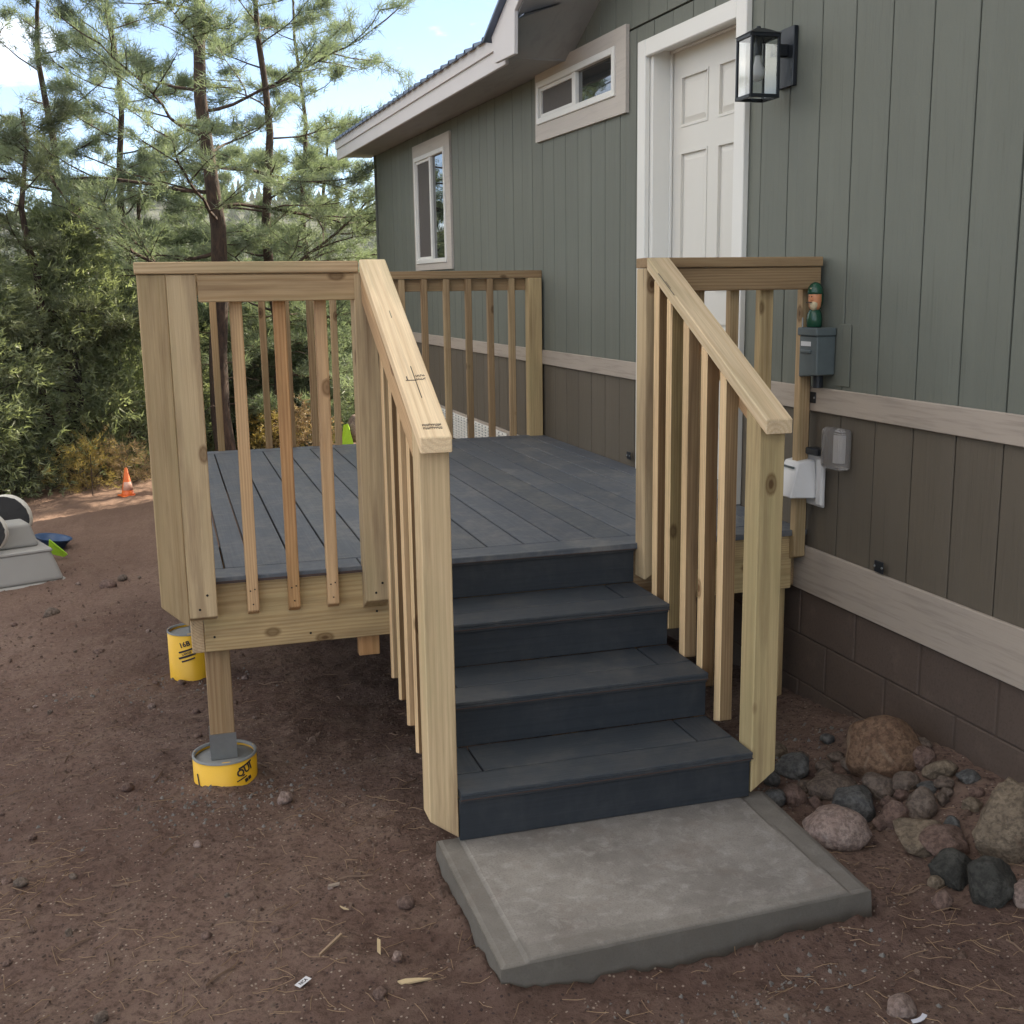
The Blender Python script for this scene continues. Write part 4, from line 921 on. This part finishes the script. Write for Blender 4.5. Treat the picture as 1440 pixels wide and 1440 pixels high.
bm = bmesh.new(); add_tube(bm, (W-.045, yb0+.05, zb0-.04), (W-.045, yb0+.05, zb0+.01), .02, .02, 12); mobj('conduit_fitting', from_bm(bm), BLACKM, None, box)
bm = bmesh.new(); add_box(bm, W-.008, W-.0022, -.285, -.195, 1.262, 1.50); prop(mobj('wall_patch', from_bm(bm), SIDE_U, None, None, .002), 'thin painted cover plate on the siding right of the grey box', 'cover plate')

# figurine on the box
GRN = plain('green_glaze', (.012, .07, .04), .25, var=.2); ORG = plain('orange_face', (.62, .25, .12), .5); CRM = plain('cream_beard', (.55, .46, .30), .6)
fx, fy, fz = 1.700, -.105, zb1+.003
fig = thing('figurine', (fx, fy, fz), 'small green capped figurine with an orange face standing on the grey box', 'figurine')
k = 1.0
def lat(name, prof, m, c=(fx, fy, fz), n=20, sx=1, sy=1):
    bm = bmesh.new(); add_lathe(bm, prof, (0, 0, 0), n)
    for v in bm.verts: v.co.x *= sx; v.co.y *= sy
    return mobj(name, from_bm(bm, name, True), m, Matrix.Translation(c), fig)
lat('body', [(.026, 0), (.030, .004), (.031, .03), (.028, .052), (.021, .066), (.018, .07)], GRN)
lat('head', [(.017, .0), (.023, .012), (.026, .035), (.026, .060), (.022, .080), (.012, .088), (.0001, .09)], ORG, (fx-.002, fy-.003, fz+.068))
lat('cap', [(.030, 0), (.031, .008), (.028, .025), (.018, .040), (.007, .046), (.0001, .047)], GRN, (fx, fy, fz+.128))
lat('cap_back', [(.022, -.06), (.028, -.04), (.030, -.01), (.030, 0)], GRN, (fx+.006, fy+.006, fz+.130))
lat('beard', [(.0001, -.018), (.010, -.014), (.016, 0), (.017, .012), (.010, .02), (.0001, .022)], CRM, (fx-.012, fy-.012, fz+.082))
lat('nose', [(.0001, -.006), (.005, -.003), (.006, .0), (.004, .005), (.0001, .006)], ORG, (fx-.024, fy-.016, fz+.108), 10)
for dy in (-.006, .010): lat('eye', [(.0001, -.003), (.0032, 0), (.0001, .003)], INK, (fx-.0265, fy-.012+dy, fz+.119), 8)
bm = bmesh.new(); add_box(bm, fx-.034, fx-.026, fy-.022, fy+.010, fz+.0955, fz+.0985); mobj('mouth', from_bm(bm), INK, None, fig)
lat('button', [(.0001, -.003), (.005, 0), (.0001, .003)], CRM, (fx-.026, fy-.010, fz+.150), 10)
bm = bmesh.new(); add_tube(bm, (fx-.034, fy+.030, fz), (fx-.034, fy+.030, fz+.038), .003, .003, 8); mobj('bolt', from_bm(bm), GALV, None, fig)

# white vent hood
hood = thing('vent_hood', (W, -.03, .80), 'white plastic dryer vent hood low on the wall beside the rail', 'vent hood')
bm = bmesh.new(); add_box(bm, W-.014, W-.0022, -.145, .085, .765, .975); mobj('mounting_plate', from_bm(bm), PLASTW, None, hood, .003)
bm = bmesh.new(); pt = lambda x, y, z: bm.verts.new((x, y, z))
top = [pt(W-.016, .045, .955), pt(W-.016, -.085, .955), pt(W-.085, -.075, .945), pt(W-.085, .035, .945)]; bot = [pt(W-.016, .065, .80), pt(W-.016, -.115, .80), pt(W-.135, -.100, .805), pt(W-.135, .055, .805)]
bm.faces.new(top); bm.faces.new(bot[::-1])
for i in range(4): bm.faces.new((bot[i], bot[(i+1) % 4], top[(i+1) % 4], top[i]))
mobj('hood_body', from_bm(bm), PLASTW, None, hood, .004)
bm = bmesh.new(); add_box(bm, W-.102, W-.096, -.06, .02, .918, .926); mobj('moulded_slot', from_bm(bm), GREYBOX, None, hood)
bm = bmesh.new(); add_box(bm, W-.035, W-.0145, -.165, -.12, .775, .965); mobj('side_flap', from_bm(bm), PLASTW, None, hood, .006)
bm = bmesh.new(); add_box(bm, W-.05, W-.003, -.15, -.06, .978, 1.005); mobj('dark_gasket', from_bm(bm), BLACKM, None, hood, .004)

# clear outlet cover
cov = thing('outlet_cover', (W, -.27, .95), 'clear plastic weatherproof outlet cover on the brown siding', 'outlet cover')
CLEAR, nt_, bs_, _ = mat('cloudy_clear_plastic'); bs_.inputs['Base Color'].default_value = (.75, .72, .70, 1); bs_.inputs['Transmission Weight'].default_value = .85; bs_.inputs['Roughness'].default_value = .18; bs_.inputs['IOR'].default_value = 1.3
ya_, yb_ = -.325, -.185
bm = bmesh.new(); add_box(bm, W-.008, W-.0022, ya_+.015, yb_-.015, .95, 1.09); mobj('outlet', from_bm(bm), plain('outlet_grey', (.14, .13, .12), .5), None, cov, .002)
bm = bmesh.new(); add_box(bm, W-.062, W-.0025, ya_, yb_, .940, 1.103); mobj('clear_shell', from_bm(bm), CLEAR, None, cov, .018, seg=3)
bm = bmesh.new(); add_box(bm, W-.016, W-.0085, -.268, -.242, .965, 1.075); mobj('outlet_face', from_bm(bm), PLASTW, None, cov)
# small tags on the siding
for (y, z, wd, lab) in ((1.859, .715, .05, 'small black bracket plate on the siding left of the door foot'), (-.049, 1.205, .06, 'small black plate with two screws on the belt trim below the grey box'), (-.553, .615, .055, 'small black plate on the wall above the lower trim')):
    t = thing('wall_plate', (W, y, z), lab, 'plate'); bm = bmesh.new(); add_box(bm, W-.024, W-.0195, y-wd/2, y+wd/2, z-.022, z+.022); mobj('plate', from_bm(bm), BLACKM, None, t, .002)
    for s in (-1, 1): bm = bmesh.new(); add_tube(bm, (W-.0242, y+s*wd*.42, z), (W-.028, y+s*wd*.42, z), .005, .004, 8); mobj('screw', from_bm(bm), GALV, None, t)

# ------------------------------------------------------------------ rocks
def rock_mat(name, a, b, c3=None):
    m, nt, bs, out = mat(name); t = N(nt, 'ShaderNodeTexCoord'); oi = N(nt, 'ShaderNodeObjectInfo'); p = t.outputs['Object']
    n = noise_n(nt, p, 9, 8, .65); n2 = noise_n(nt, p, 60, 6, .7); n3 = noise_n(nt, p, 4, 4, .6, 1.5)
    c = mix(nt, ramp(nt, n, [(.32, (0, 0, 0)), (.66, (1, 1, 1))]), a, b)
    c = mix(nt, mth(nt, 'MULTIPLY', ramp(nt, n2, [(.42, (1, 1, 1)), (.56, (0, 0, 0))]), .6), c, tuple(x*.4 for x in a))
    if c3: c = mix(nt, ramp(nt, n3, [(.55, (0, 0, 0)), (.66, (.8, .8, .8))]), c, c3)
    geo = N(nt, 'ShaderNodeNewGeometry'); 
    nt.links.new(c, bs.inputs['Base Color']); bs.inputs['Roughness'].default_value = .8; bs.inputs['Specular IOR Level'].default_value = .3
    bump(nt, bs, mth(nt, 'ADD', n2, n), 1.0, .014); return m
RM = {'rust': rock_mat('rusty_rock', (.15, .085, .055), (.29, .18, .115), (.34, .25, .18)), 'tan': rock_mat('tan_rock', (.17, .13, .095), (.30, .235, .17), (.20, .12, .085)),
 'pink': rock_mat('pale_pink_rock', (.26, .18, .155), (.40, .31, .27), (.48, .41, .37)), 'blue': rock_mat('blue_grey_rock', (.088, .088, .088), (.17, .168, .162), (.23, .22, .205)),
 'red': rock_mat('reddish_rock', (.15, .095, .078), (.26, .175, .145), (.34, .26, .22)), 'brown': rock_mat('brown_rock', (.13, .098, .08), (.24, .185, .15), (.32, .27, .23)),
 'dark': rock_mat('dark_rock', (.038, .038, .034), (.09, .088, .078), (.16, .15, .13))}
def rock_mesh(sx, sy, sz, seed, facet=.5, sub=3):
    bm = bmesh.new(); bmesh.ops.create_icosphere(bm, subdivisions=sub, radius=1); r = random.Random(seed)
    planes = [(Vector((r.gauss(0, 1), r.gauss(0, 1), r.gauss(0, .8))).normalized(), r.uniform(.62, .92)) for _ in range(int(3+facet*11))]
    for v in bm.verts:
        d = v.co.normalized(); rr = 1+.16*noise.noise(d*1.3+Vector((seed, 0, 0)))
        for nn, h in planes:
            q = d.dot(nn)
            if q > .05: rr = min(rr, (h/q)*.75+rr*.25 if facet < .4 else h/q)
        rr += .05*noise.noise(d*3.5+Vector((seed, 3, 0)))+.03*noise.noise(d*9+Vector((seed, 5, 0)))+.012*noise.noise(d*22+Vector((seed, 5, 0)))
        v.co = Vector((d.x*sx*rr, d.y*sy*rr, d.z*sz*rr))
    me = from_bm(bm, 'rock', True)
    return me
ROCKS = [
 (1.526,-.933,.214,.196,'rust',.2,'largest rounded rusty boulder, near the foundation wall'),
 (1.500,-1.575,.185,.262,'tan',.6,'tall tan grey boulder standing at the right edge'),
 (1.146,-1.243,.173,.115,'pink',.15,'smooth pale pink oval rock close to the slab edge'),
 (1.294,-1.099,.162,.129,'blue',.5,'angular blue grey rock behind the pale pink oval one'),
 (1.283,-.753,.114,.09,'blue',.3,'dark blue grey rounded rock beside the stair post'),
 (1.167,-.942,.083,.07,'red',.5,'dull red rock between the stair post and the blue grey one'),
 (1.417,-1.06,.112,.085,'brown',.7,'blocky brown rock right in front of the rusty boulder'),
 (1.365,-1.222,.092,.09,'red',.7,'split rock with a flat orange tan face in the middle of the pile'),
 (1.446,-1.242,.092,.098,'brown',.7,'brown angular rock right of the orange faced one'),
 (1.495,-1.101,.08,.068,'brown',.6,'small brown rock under the right side of the rusty boulder'),
 (1.358,-1.365,.160,.080,'tan',.35,'long low tan rock lying right of the middle of the pile'),
 (1.390,-1.440,.142,.085,'red',.5,'flat purplish brown rock in front of the long tan one'),
 (1.322,-1.565,.122,.105,'dark',.6,'dark grey green rock below the tall tan boulder'),
 (1.344,-1.700,.128,.131,'dark',.6,'nearly black rock in front of the tall tan boulder'),
 (1.400,-1.775,.085,.075,'pink',.3,'pink rock cut off by the right edge of the picture'),
 (1.614,-1.119,.105,.05,'tan',.7,'thin slanting pale slab of rock against the wall'),
 (1.603,-1.037,.08,.085,'red',.5,'reddish rock wedged between the rusty boulder and the wall'),
 (1.332,-.935,.16,.066,'brown',.4,'low grey brown rock behind the blue grey one'),
 (.830,-2.015,.070,.060,'pink',.4,'tan rock with white scratches beside the white paper strip')]
GSM = 'small rocks filling the pile beside the steps'
for (x, y, w_, h_) in ((1.579,-1.179,.064,.036),(1.539,-1.157,.065,.04),(1.556,-1.222,.044,.032),(1.444,-.866,.069,.052),(1.321,-1.22,.055,.047),(1.322,-.573,.073,.055),(1.09,-.955,.075,.06),(1.244,-.884,.051,.042),(1.65,-.62,.076,.048),(1.453,-1.136,.049,.04),(1.261,-1.576,.05,.043),(1.203,-1.674,.055,.055),(1.38,-.80,.07,.05),(1.45,-.76,.06,.04),(1.56,-.78,.07,.05),(1.66,-.95,.06,.05),(1.22,-1.0,.05,.04),(1.62,-1.28,.05,.035),(1.23,-1.13,.045,.035),(1.36,-.66,.06,.04),(1.5,-.62,.05,.035),(1.42,-1.33,.045,.035),(1.17,-.80,.06,.045),(1.60,-.86,.08,.06),(1.66,-1.20,.07,.05),(1.57,-1.33,.06,.045),(1.46,-1.38,.06,.045),(1.35,-.84,.07,.05),(1.70,-.80,.08,.06),(1.40,-1.15,.055,.045),(1.53,-1.24,.05,.04)):
    ROCKS.append((x, y, w_, h_, random.choice(('red', 'brown', 'brown', 'brown', 'tan', 'blue')), .6, None))
for i, (x, y, w_, h_, mk_, fc, lab) in enumerate(ROCKS):
    me = rock_mesh(w_/2*1.25, w_/2*random.uniform(.95, 1.12), h_/2*1.25, 100+i, fc if fc < .3 else fc+.45, 4 if w_ > .1 else 3)
    if i == 15: Mr = Matrix.Rotation(-.5, 4, 'X')
    else: Mr = Matrix.Rotation(random.random()*6 if lab is None else random.uniform(-.5, .5), 4, 'Z') @ Matrix.Rotation(random.uniform(-.15, .15), 4, 'X')
    prop(mobj('rock', me, RM[mk_], Matrix.Translation((x, y, gsurf(x, y)+h_*.26)) @ Mr), lab or 'small %s rock tucked among the bigger ones in the pile' % {'red': 'reddish', 'brown': 'brown', 'tan': 'pale tan', 'blue': 'grey', 'pink': 'pinkish', 'dark': 'dark'}[mk_], 'rock', None if lab else GSM)
STONES = [(-1.6,3.716,.132,.066),(-1.271,4.345,.133,.072),(-1.179,4.515,.094,.052),(-.795,1.668,.043,.029),(-.458,-.233,.066,.051),(-1.002,.124,.053,.037),(-.765,-.545,.037,.028),(-1.287,-.616,.048,.03),(-1.124,-.955,.028,.024),(-.754,-1.107,.035,.024),(-.573,-1.161,.032,.02),(-1.018,-1.387,.042,.028),(-.201,-1.149,.061,.037),(-.28,-1.423,.041,.026),(-1.244,2.647,.083,.041),(-1.332,-.577,.044,.026),(-.689,-.902,.021,.017),(-.396,-.985,.021,.017),(-1.4,1.439,.034,.02)]
for k in range(40): STONES.append((random.uniform(-2.1, -.2), random.uniform(-1.6, 5.5), *(lambda a: (a, a*.6))(random.uniform(.02, .05))))
for i, (x, y, w_, h_) in enumerate(STONES):
    if x > -.2 and y > -1: continue
    me = rock_mesh(w_/2, w_/2*random.uniform(.7, 1), h_/2*1.2, 300+i, .6, 2); big = w_ > .08
    ck = random.choice(('red', 'brown', 'red', 'pink') if not big else ('red', 'brown'))
    prop(mobj('stone', me, RM[ck], Matrix.Translation((x, y, gsurf(x, y)+h_*.22)) @ Matrix.Rotation(random.random()*6, 4, 'Z')), ('%s %s stone lying on the open dirt left of the steps' % ('fist sized' if big else 'small loose', {'red': 'reddish', 'brown': 'brown', 'pink': 'pale pinkish'}[ck])), 'stone', 'loose stones scattered over the dirt')
# gravel, chips and needle litter
def chips(name, label, pts, size, m, seed=3):
    rn = random.Random(seed); V = []; Fq = []
    for (x, y) in pts:
        s = size*(.4+rn.random()**2*1.3); z = gsurf(x, y); b = len(V); a0 = rn.random()*6
        for i in range(5): a = a0+i*1.257; V.append((x+math.cos(a)*s*(.7+.5*rn.random()), y+math.sin(a)*s*(.7+.5*rn.random()), z-.002))
        V.append((x+rn.gauss(0, .3)*s, y+rn.gauss(0, .3)*s, z+s*(.6+.5*rn.random()))); V.append((x+rn.gauss(0, .4)*s, y+rn.gauss(0, .4)*s, z+s*(.5+.5*rn.random())))
        for i in range(5): Fq.append((b+i, b+(i+1) % 5, b+5 if i < 3 else b+6))
        Fq += [(b+3, b+5, b+6), (b, b+6, b+5)]
    me = bpy.data.meshes.new(name); me.from_pydata(V, [], Fq); return prop(mobj(name, me, m), label, kind='stuff')
def okp(x, y): return not (-.08 < x < 1.07 and -1.68 < y < -.7) and x < W-.02
pts = []
while len(pts) < 1100:
    c = random.choice(((-.645, -.08, .22), (-.60, -.2, .30), (-.9, 1.7, .25), (.6, -1.85, .25), (1.35, -.6, .25), (1.1, -.8, .2)))
    x = random.gauss(c[0], c[2]); y = random.gauss(c[1], c[2]*.7)
    if okp(x, y) and math.hypot(x+.645, y-.085) > .12 and math.hypot(x+.735, y-1.80) > .115: pts.append((x, y))
chips('gravel', 'grey gravel spilled round the footings and slab', pts, .0062, plain('gravel_grey', (.15, .14, .13), .85, var=.5, nscale=50))
CLOD = rock_mat('dirt_clod', (.12, .075, .058), (.20, .135, .105), (.28, .21, .17))
pts = []
while len(pts) < 8000:
    x = random.uniform(-2.6, 2.0); y = random.uniform(-2.6, 6)
    if y > 1.5 and random.random() < .45: continue
    if okp(x, y) and not (y > 0 and x > .8): pts.append((x, y))
chips('pebbles', 'small pebbles and dirt clods scattered across the yard', pts, .0058, CLOD, 8)
def litter(name, label, pts, ln, wd, m, seed=2, lift=.006):
    rn = random.Random(seed); V = []; Fq = []
    for (x, y) in pts:
        a = rn.random()*6.28; l = ln*(.4+rn.random()); bend = rn.gauss(0, .22); n = 4; b = len(V); px, py = x, y
        for k in range(n):
            z = gsurf(px, py)+lift*(.5+rn.random()*.8); nx_, ny_ = -math.sin(a)*wd, math.cos(a)*wd
            V.append((px+nx_, py+ny_, z)); V.append((px-nx_, py-ny_, z)); V.append((px, py, z+wd*1.6)); a += bend/n*1.4; px += math.cos(a)*l/n; py += math.sin(a)*l/n
        for k in range(n-1):
            for i in range(3): Fq.append((b+k*3+i, b+k*3+(i+1) % 3, b+k*3+3+(i+1) % 3, b+k*3+3+i))
    me = bpy.data.meshes.new(name); me.from_pydata(V, [], Fq); return prop(mobj(name, me, m), label, kind='stuff')
pts = []
while len(pts) < 700:
    if random.random() < .6: c = random.choice(((-1.25, -.62, .12), (1.25, -1.75, .22), (.9, -1.9, .3), (-.75, -1.35, .25), (-.1, -1.6, .25), (-1.0, -1.3, .3), (-.3, -.5, .3))); x = random.gauss(c[0], c[2]); y = random.gauss(c[1], c[2])
    else: x = random.uniform(-1.9, 1.6); y = random.uniform(-2.3, 1.5)
    if okp(x, y) and not (y > 0 and x > .8): pts.append((x, y))
litter('pine_needles', 'dry pine needles littering the dirt', pts, .085, .0008, plain('dry_needle', (.26, .165, .095), .7, var=.3))
pts = [(random.uniform(-1.9, 1.5), random.uniform(-2.3, 3)) for _ in range(90)]; pts = [p for p in pts if okp(*p)]
litter('twigs', 'short brown twigs on the dirt', pts, .10, .0026, plain('twig_brown', (.15, .095, .065), .8, var=.3), 12)

pts = []
while len(pts) < 420:
    x = random.uniform(-2.3, 1.7); y = random.uniform(-2.4, 4)
    if okp(x, y) and not (y > 0 and x > .8): pts.append((x, y))
chips('clods', 'crumbled lumps of dirt on the yard', pts, .013, CLOD, 21)
# single scraps
CHIPW = plain('split_wood', (.52, .40, .24), .7, var=.15)
def scrap(name, x, y, pts2, th, m, rot, label, cat, tilt=.0):
    bm = bmesh.new(); add_prism(bm, pts2, 0, th, 'z'); return prop(mobj(name, from_bm(bm), m, Matrix.Translation((x, y, gsurf(x, y)+.008)) @ Matrix.Rotation(rot, 4, 'Z') @ Matrix.Rotation(tilt, 4, 'X')), label, cat)
scrap('wood_chip', -.321, -1.369, [(-.035, -.003), (.03, -.006), (.038, .002), (-.02, .005)], .005, CHIPW, 1.45, 'upright looking pale splinter of wood left of the slab', 'wood chip', .1)
scrap('wood_chip', -.262, -1.535, [(-.04, .004), (-.03, -.010), (.045, -.002), (.012, .006), (-.02, .009)], .005, CHIPW, -.1, 'flat pale wood offcut nearest the slab corner', 'wood chip', .06)
scrap('stick', -.441, -1.307, [(-.055, -.004), (.055, -.003), (.057, .004), (-.05, .002)], .007, plain('stick_tan', (.30, .21, .14), .8), .85, 'thin tan stick lying beside the pale splinters', 'stick')
scrap('wood_chip', -.386, -.984, [(-.018, -.005), (.016, -.006), (.02, .004), (-.014, .006)], .006, plain('chip_grey', (.30, .24, .19), .8), .2, 'short grey brown wood chip nearer the steps', 'wood chip')
scrap('wood_chip', -.372, -1.10, [(-.014, -.003), (.02, -.001), (.0, .003)], .004, CHIPW, 2.2, 'tiny pale splinter between the chip and the slab', 'wood chip')
tag_ = scrap('paper_tag', -.529, -1.445, [(-.022, -.009), (.022, -.009), (.022, .009), (-.022, .009)], .0012, plain('paper_white', (.62, .63, .66), .6, var=.05), .75, 'small white paper tag with black letters on the dirt', 'paper tag', .1)
mt_ = text_mesh('NCA', .013); mobj('printed_letters', mt_, INK, MW[tag_] @ Matrix.Translation((0, -.0045, .0016)), tag_)
arc = [(.055*math.cos(a), .055*math.sin(a)) for a in np.linspace(4.5, 6.0, 9)]+[(.043*math.cos(a), .043*math.sin(a)) for a in np.linspace(6.0, 4.5, 9)]
scrap('paper_strip', .838, -2.012, arc, .002, plain('strip_white', (.60, .61, .68), .6, var=.05), 0, 'curved white plastic strip beside the tan rock', 'plastic strip', 0)

# ------------------------------------------------------------------ cone, toy cart, bowl, bits by the clearing
cx_, cy_ = -1.256, 8.70; cz_ = gz(cx_, cy_)
cone = thing('traffic_cone', (cx_, cy_, cz_), 'small orange traffic cone at the edge of the shade', 'traffic cone')
ORC = plain('cone_orange', (.80, .16, .035), .45, var=.1); 
bm = bmesh.new(); add_lathe(bm, [(.082, .012), (.072, .03), (.016, .33), (.010, .335), (.0001, .335)], n=20); mobj('cone_body', from_bm(bm, 'c', True), ORC, Matrix.Translation((cx_, cy_, cz_)), cone)
bm = bmesh.new(); add_box(bm, -.095, .095, -.095, .095, 0, .014); mobj('cone_base', from_bm(bm), ORC, Matrix.Translation((cx_, cy_, cz_)) @ Matrix.Rotation(.4, 4, 'Z'), cone, .004)
bm = bmesh.new(); add_lathe(bm, [(.0645, .075), (.0470, .17)], n=20); mobj('pale_band', from_bm(bm, 'c', True), plain('band_white', (.72, .42, .32), .5), Matrix.Translation((cx_+.003, cy_-.003, cz_)), cone)

for _o in cone.children: _o.scale = (.9, .9, .92)
kx, ky = -2.08, 4.95; kz = gz(kx, ky)
cart = thing('toy_cart', (kx, ky, kz), 'overturned grey plastic toy cart with black and white wheels at the left edge', 'toy cart')
CG = plain('cart_grey_plastic', (.32, .31, .29), .5, var=.08, nscale=6); 
def frust(bm, c, a0, b0, a1, b1, z0, z1, off=(0, 0)):
    lo = [bm.verts.new((c[0]+sx*a0, c[1]+sy*b0, z0)) for sx, sy in ((-1, -1), (1, -1), (1, 1), (-1, 1))]; hi = [bm.verts.new((c[0]+off[0]+sx*a1, c[1]+off[1]+sy*b1, z1)) for sx, sy in ((-1, -1), (1, -1), (1, 1), (-1, 1))]
    bm.faces.new(lo[::-1]); bm.faces.new(hi)
    for i in range(4): bm.faces.new((lo[i], lo[(i+1) % 4], hi[(i+1) % 4], hi[i]))
Mc = Matrix.Translation((kx, ky, kz)) @ Matrix.Rotation(.35, 4, 'Z')
bm = bmesh.new(); frust(bm, (0, 0), .40, .33, .33, .26, .02, .255); mobj('tub', from_bm(bm), CG, Mc, cart, .03, seg=3)
bm = bmesh.new(); frust(bm, (0, 0), .43, .36, .42, .35, .0, .022); mobj('tub_rim', from_bm(bm), CG, Mc, cart, .008)
bm = bmesh.new(); frust(bm, (0, 0), .345, .275, .340, .270, .235, .262); mobj('tub_band', from_bm(bm), CG, Mc, cart, .008)
bm = bmesh.new(); frust(bm, (.13, .02), .16, .16, .11, .12, .263, .44); mobj('axle_block', from_bm(bm), CG, Mc, cart, .025, seg=3)
WB = plain('wheel_black', (.02, .02, .02), .7, bst=.5, bd=.01); WW = plain('wheel_cream', (.66, .63, .56), .6, var=.08)
def wheel(c, r, th, ang):
    Mw = Matrix.Translation(c) @ Matrix.Rotation(ang, 4, 'Z') @ Matrix.Rotation(math.pi/2, 4, 'Y')
    bm = bmesh.new(); add_lathe(bm, [(r*.80, -th/2), (r*.97, -th/2+.01), (r, -th/4), (r, th/4), (r*.97, th/2-.01), (r*.80, th/2)], n=32); o = mobj('wheel', from_bm(bm, 'w', True), WW, Mw, cart)
    bm = bmesh.new(); n = 40; rn = random.Random(int(r*1000)); vo = [bm.verts.new((math.cos(2*math.pi*i/n)*r*(.90+.06*rn.random()), math.sin(2*math.pi*i/n)*r*(.90+.06*rn.random()), th/2+.004)) for i in range(n)]; vi = [bm.verts.new((v.co.x*.35, v.co.y*.35, th/2+.012)) for v in vo]; vb = [bm.verts.new((v.co.x, v.co.y, th/2-.03)) for v in vo]
    for i in range(n): bm.faces.new((vo[i], vo[(i+1) % n], vi[(i+1) % n], vi[i])); bm.faces.new((vo[(i+1) % n], vo[i], vb[i], vb[(i+1) % n]))
    bm.faces.new(vi); mobj('tyre_face', from_bm(bm), WB, Mw, o)
wheel((kx-.01, ky-.22, kz+.43), .150, .07, -1.8); wheel((kx+.0, ky+.80, kz+.34), .195, .08, -1.8)
bx_, by_ = -1.80, 6.1; BL = plain('blue_plastic', (.02, .07, .17), .4)
bm = bmesh.new(); add_lathe(bm, [(.0001, .004), (.085, .0), (.14, .085), (.155, .095), (.15, .10), (.135, .09), (.08, .012), (.0001, .014)], n=24)
prop(mobj('bowl', from_bm(bm, 'b', True), BL, Matrix.Translation((bx_, by_, gz(bx_, by_))) @ Matrix.Rotation(.18, 4, 'Y')), 'blue plastic bowl on the dirt behind the toy cart', 'bowl')
LM = plain('lime_fabric', (.35, .62, .04), .7); lx, ly = -1.72, 5.62
bm = bmesh.new(); vv = [bm.verts.new(p) for p in ((-.05, 0, .16), (.09, -.02, .02), (.05, .03, -.01), (-.07, .02, .03), (-.04, .05, .14), (.07, .06, .02))]
for f in ((0, 1, 2, 3), (0, 4, 5, 1), (4, 3, 2, 5), (0, 3, 4), (1, 5, 2)): bm.faces.new([vv[i] for i in f])
prop(mobj('cloth', from_bm(bm), LM, Matrix.Translation((lx, ly, gz(lx, ly)+.01)), None, .006), 'crumpled lime green cloth leaning beside the toy cart', 'cloth')
bm = bmesh.new(); vv = [bm.verts.new(p) for p in ((-.10, 0, .0), (.10, -.02, .0), (.07, .10, .0), (-.05, .0, .34), (.03, .03, .36))]
for f in ((0, 1, 4, 3), (1, 2, 4), (2, 0, 3, 4), (0, 2, 1)): bm.faces.new([vv[i] for i in f])
prop(mobj('yellow_bag', from_bm(bm), LM, Matrix.Translation((1.50, 11.1, gz(1.5, 11.1))), None, .01), 'bright lime bag standing beyond the deck near the house corner', 'bag')
me = rock_mesh(.22, .2, .2, 777, .3, 3); prop(mobj('boulder', me, RM['pink'], Matrix.Translation((1.72, 11.3, gz(1.7, 11.3)+.25))), 'pinkish boulder beyond the back of the deck', 'boulder')
bm = bmesh.new(); add_tube(bm, (0, 0, 0), (.01, 0, .45), .006, .005, 6); prop(mobj('stake', from_bm(bm), BARK, Matrix.Translation((-1.63, 8.95, gz(-1.63, 8.95)))), 'thin dark stake stuck in the ground by the yellow shrub', 'stake')

# ------------------------------------------------------------------ haze between the trees and the mountain
bm = bmesh.new(); add_box(bm, -1420, 1420, -1420, 1420, min(-60, HBOT), HTOP)
hz = bpy.data.materials.new('haze'); hz.use_nodes = True; hn = hz.node_tree; hn.nodes.clear(); ho = N(hn, 'ShaderNodeOutputMaterial'); pv = N(hn, 'ShaderNodeVolumePrincipled')
pv.inputs['Color'].default_value = (.90, .94, 1.0, 1); pv.inputs['Density'].default_value = HAZE; pv.inputs['Anisotropy'].default_value = .3; hn.links.new(pv.outputs[0], ho.inputs['Volume'])
prop(mobj('haze', from_bm(bm), hz), 'thin pale haze over the valley', kind='stuff')
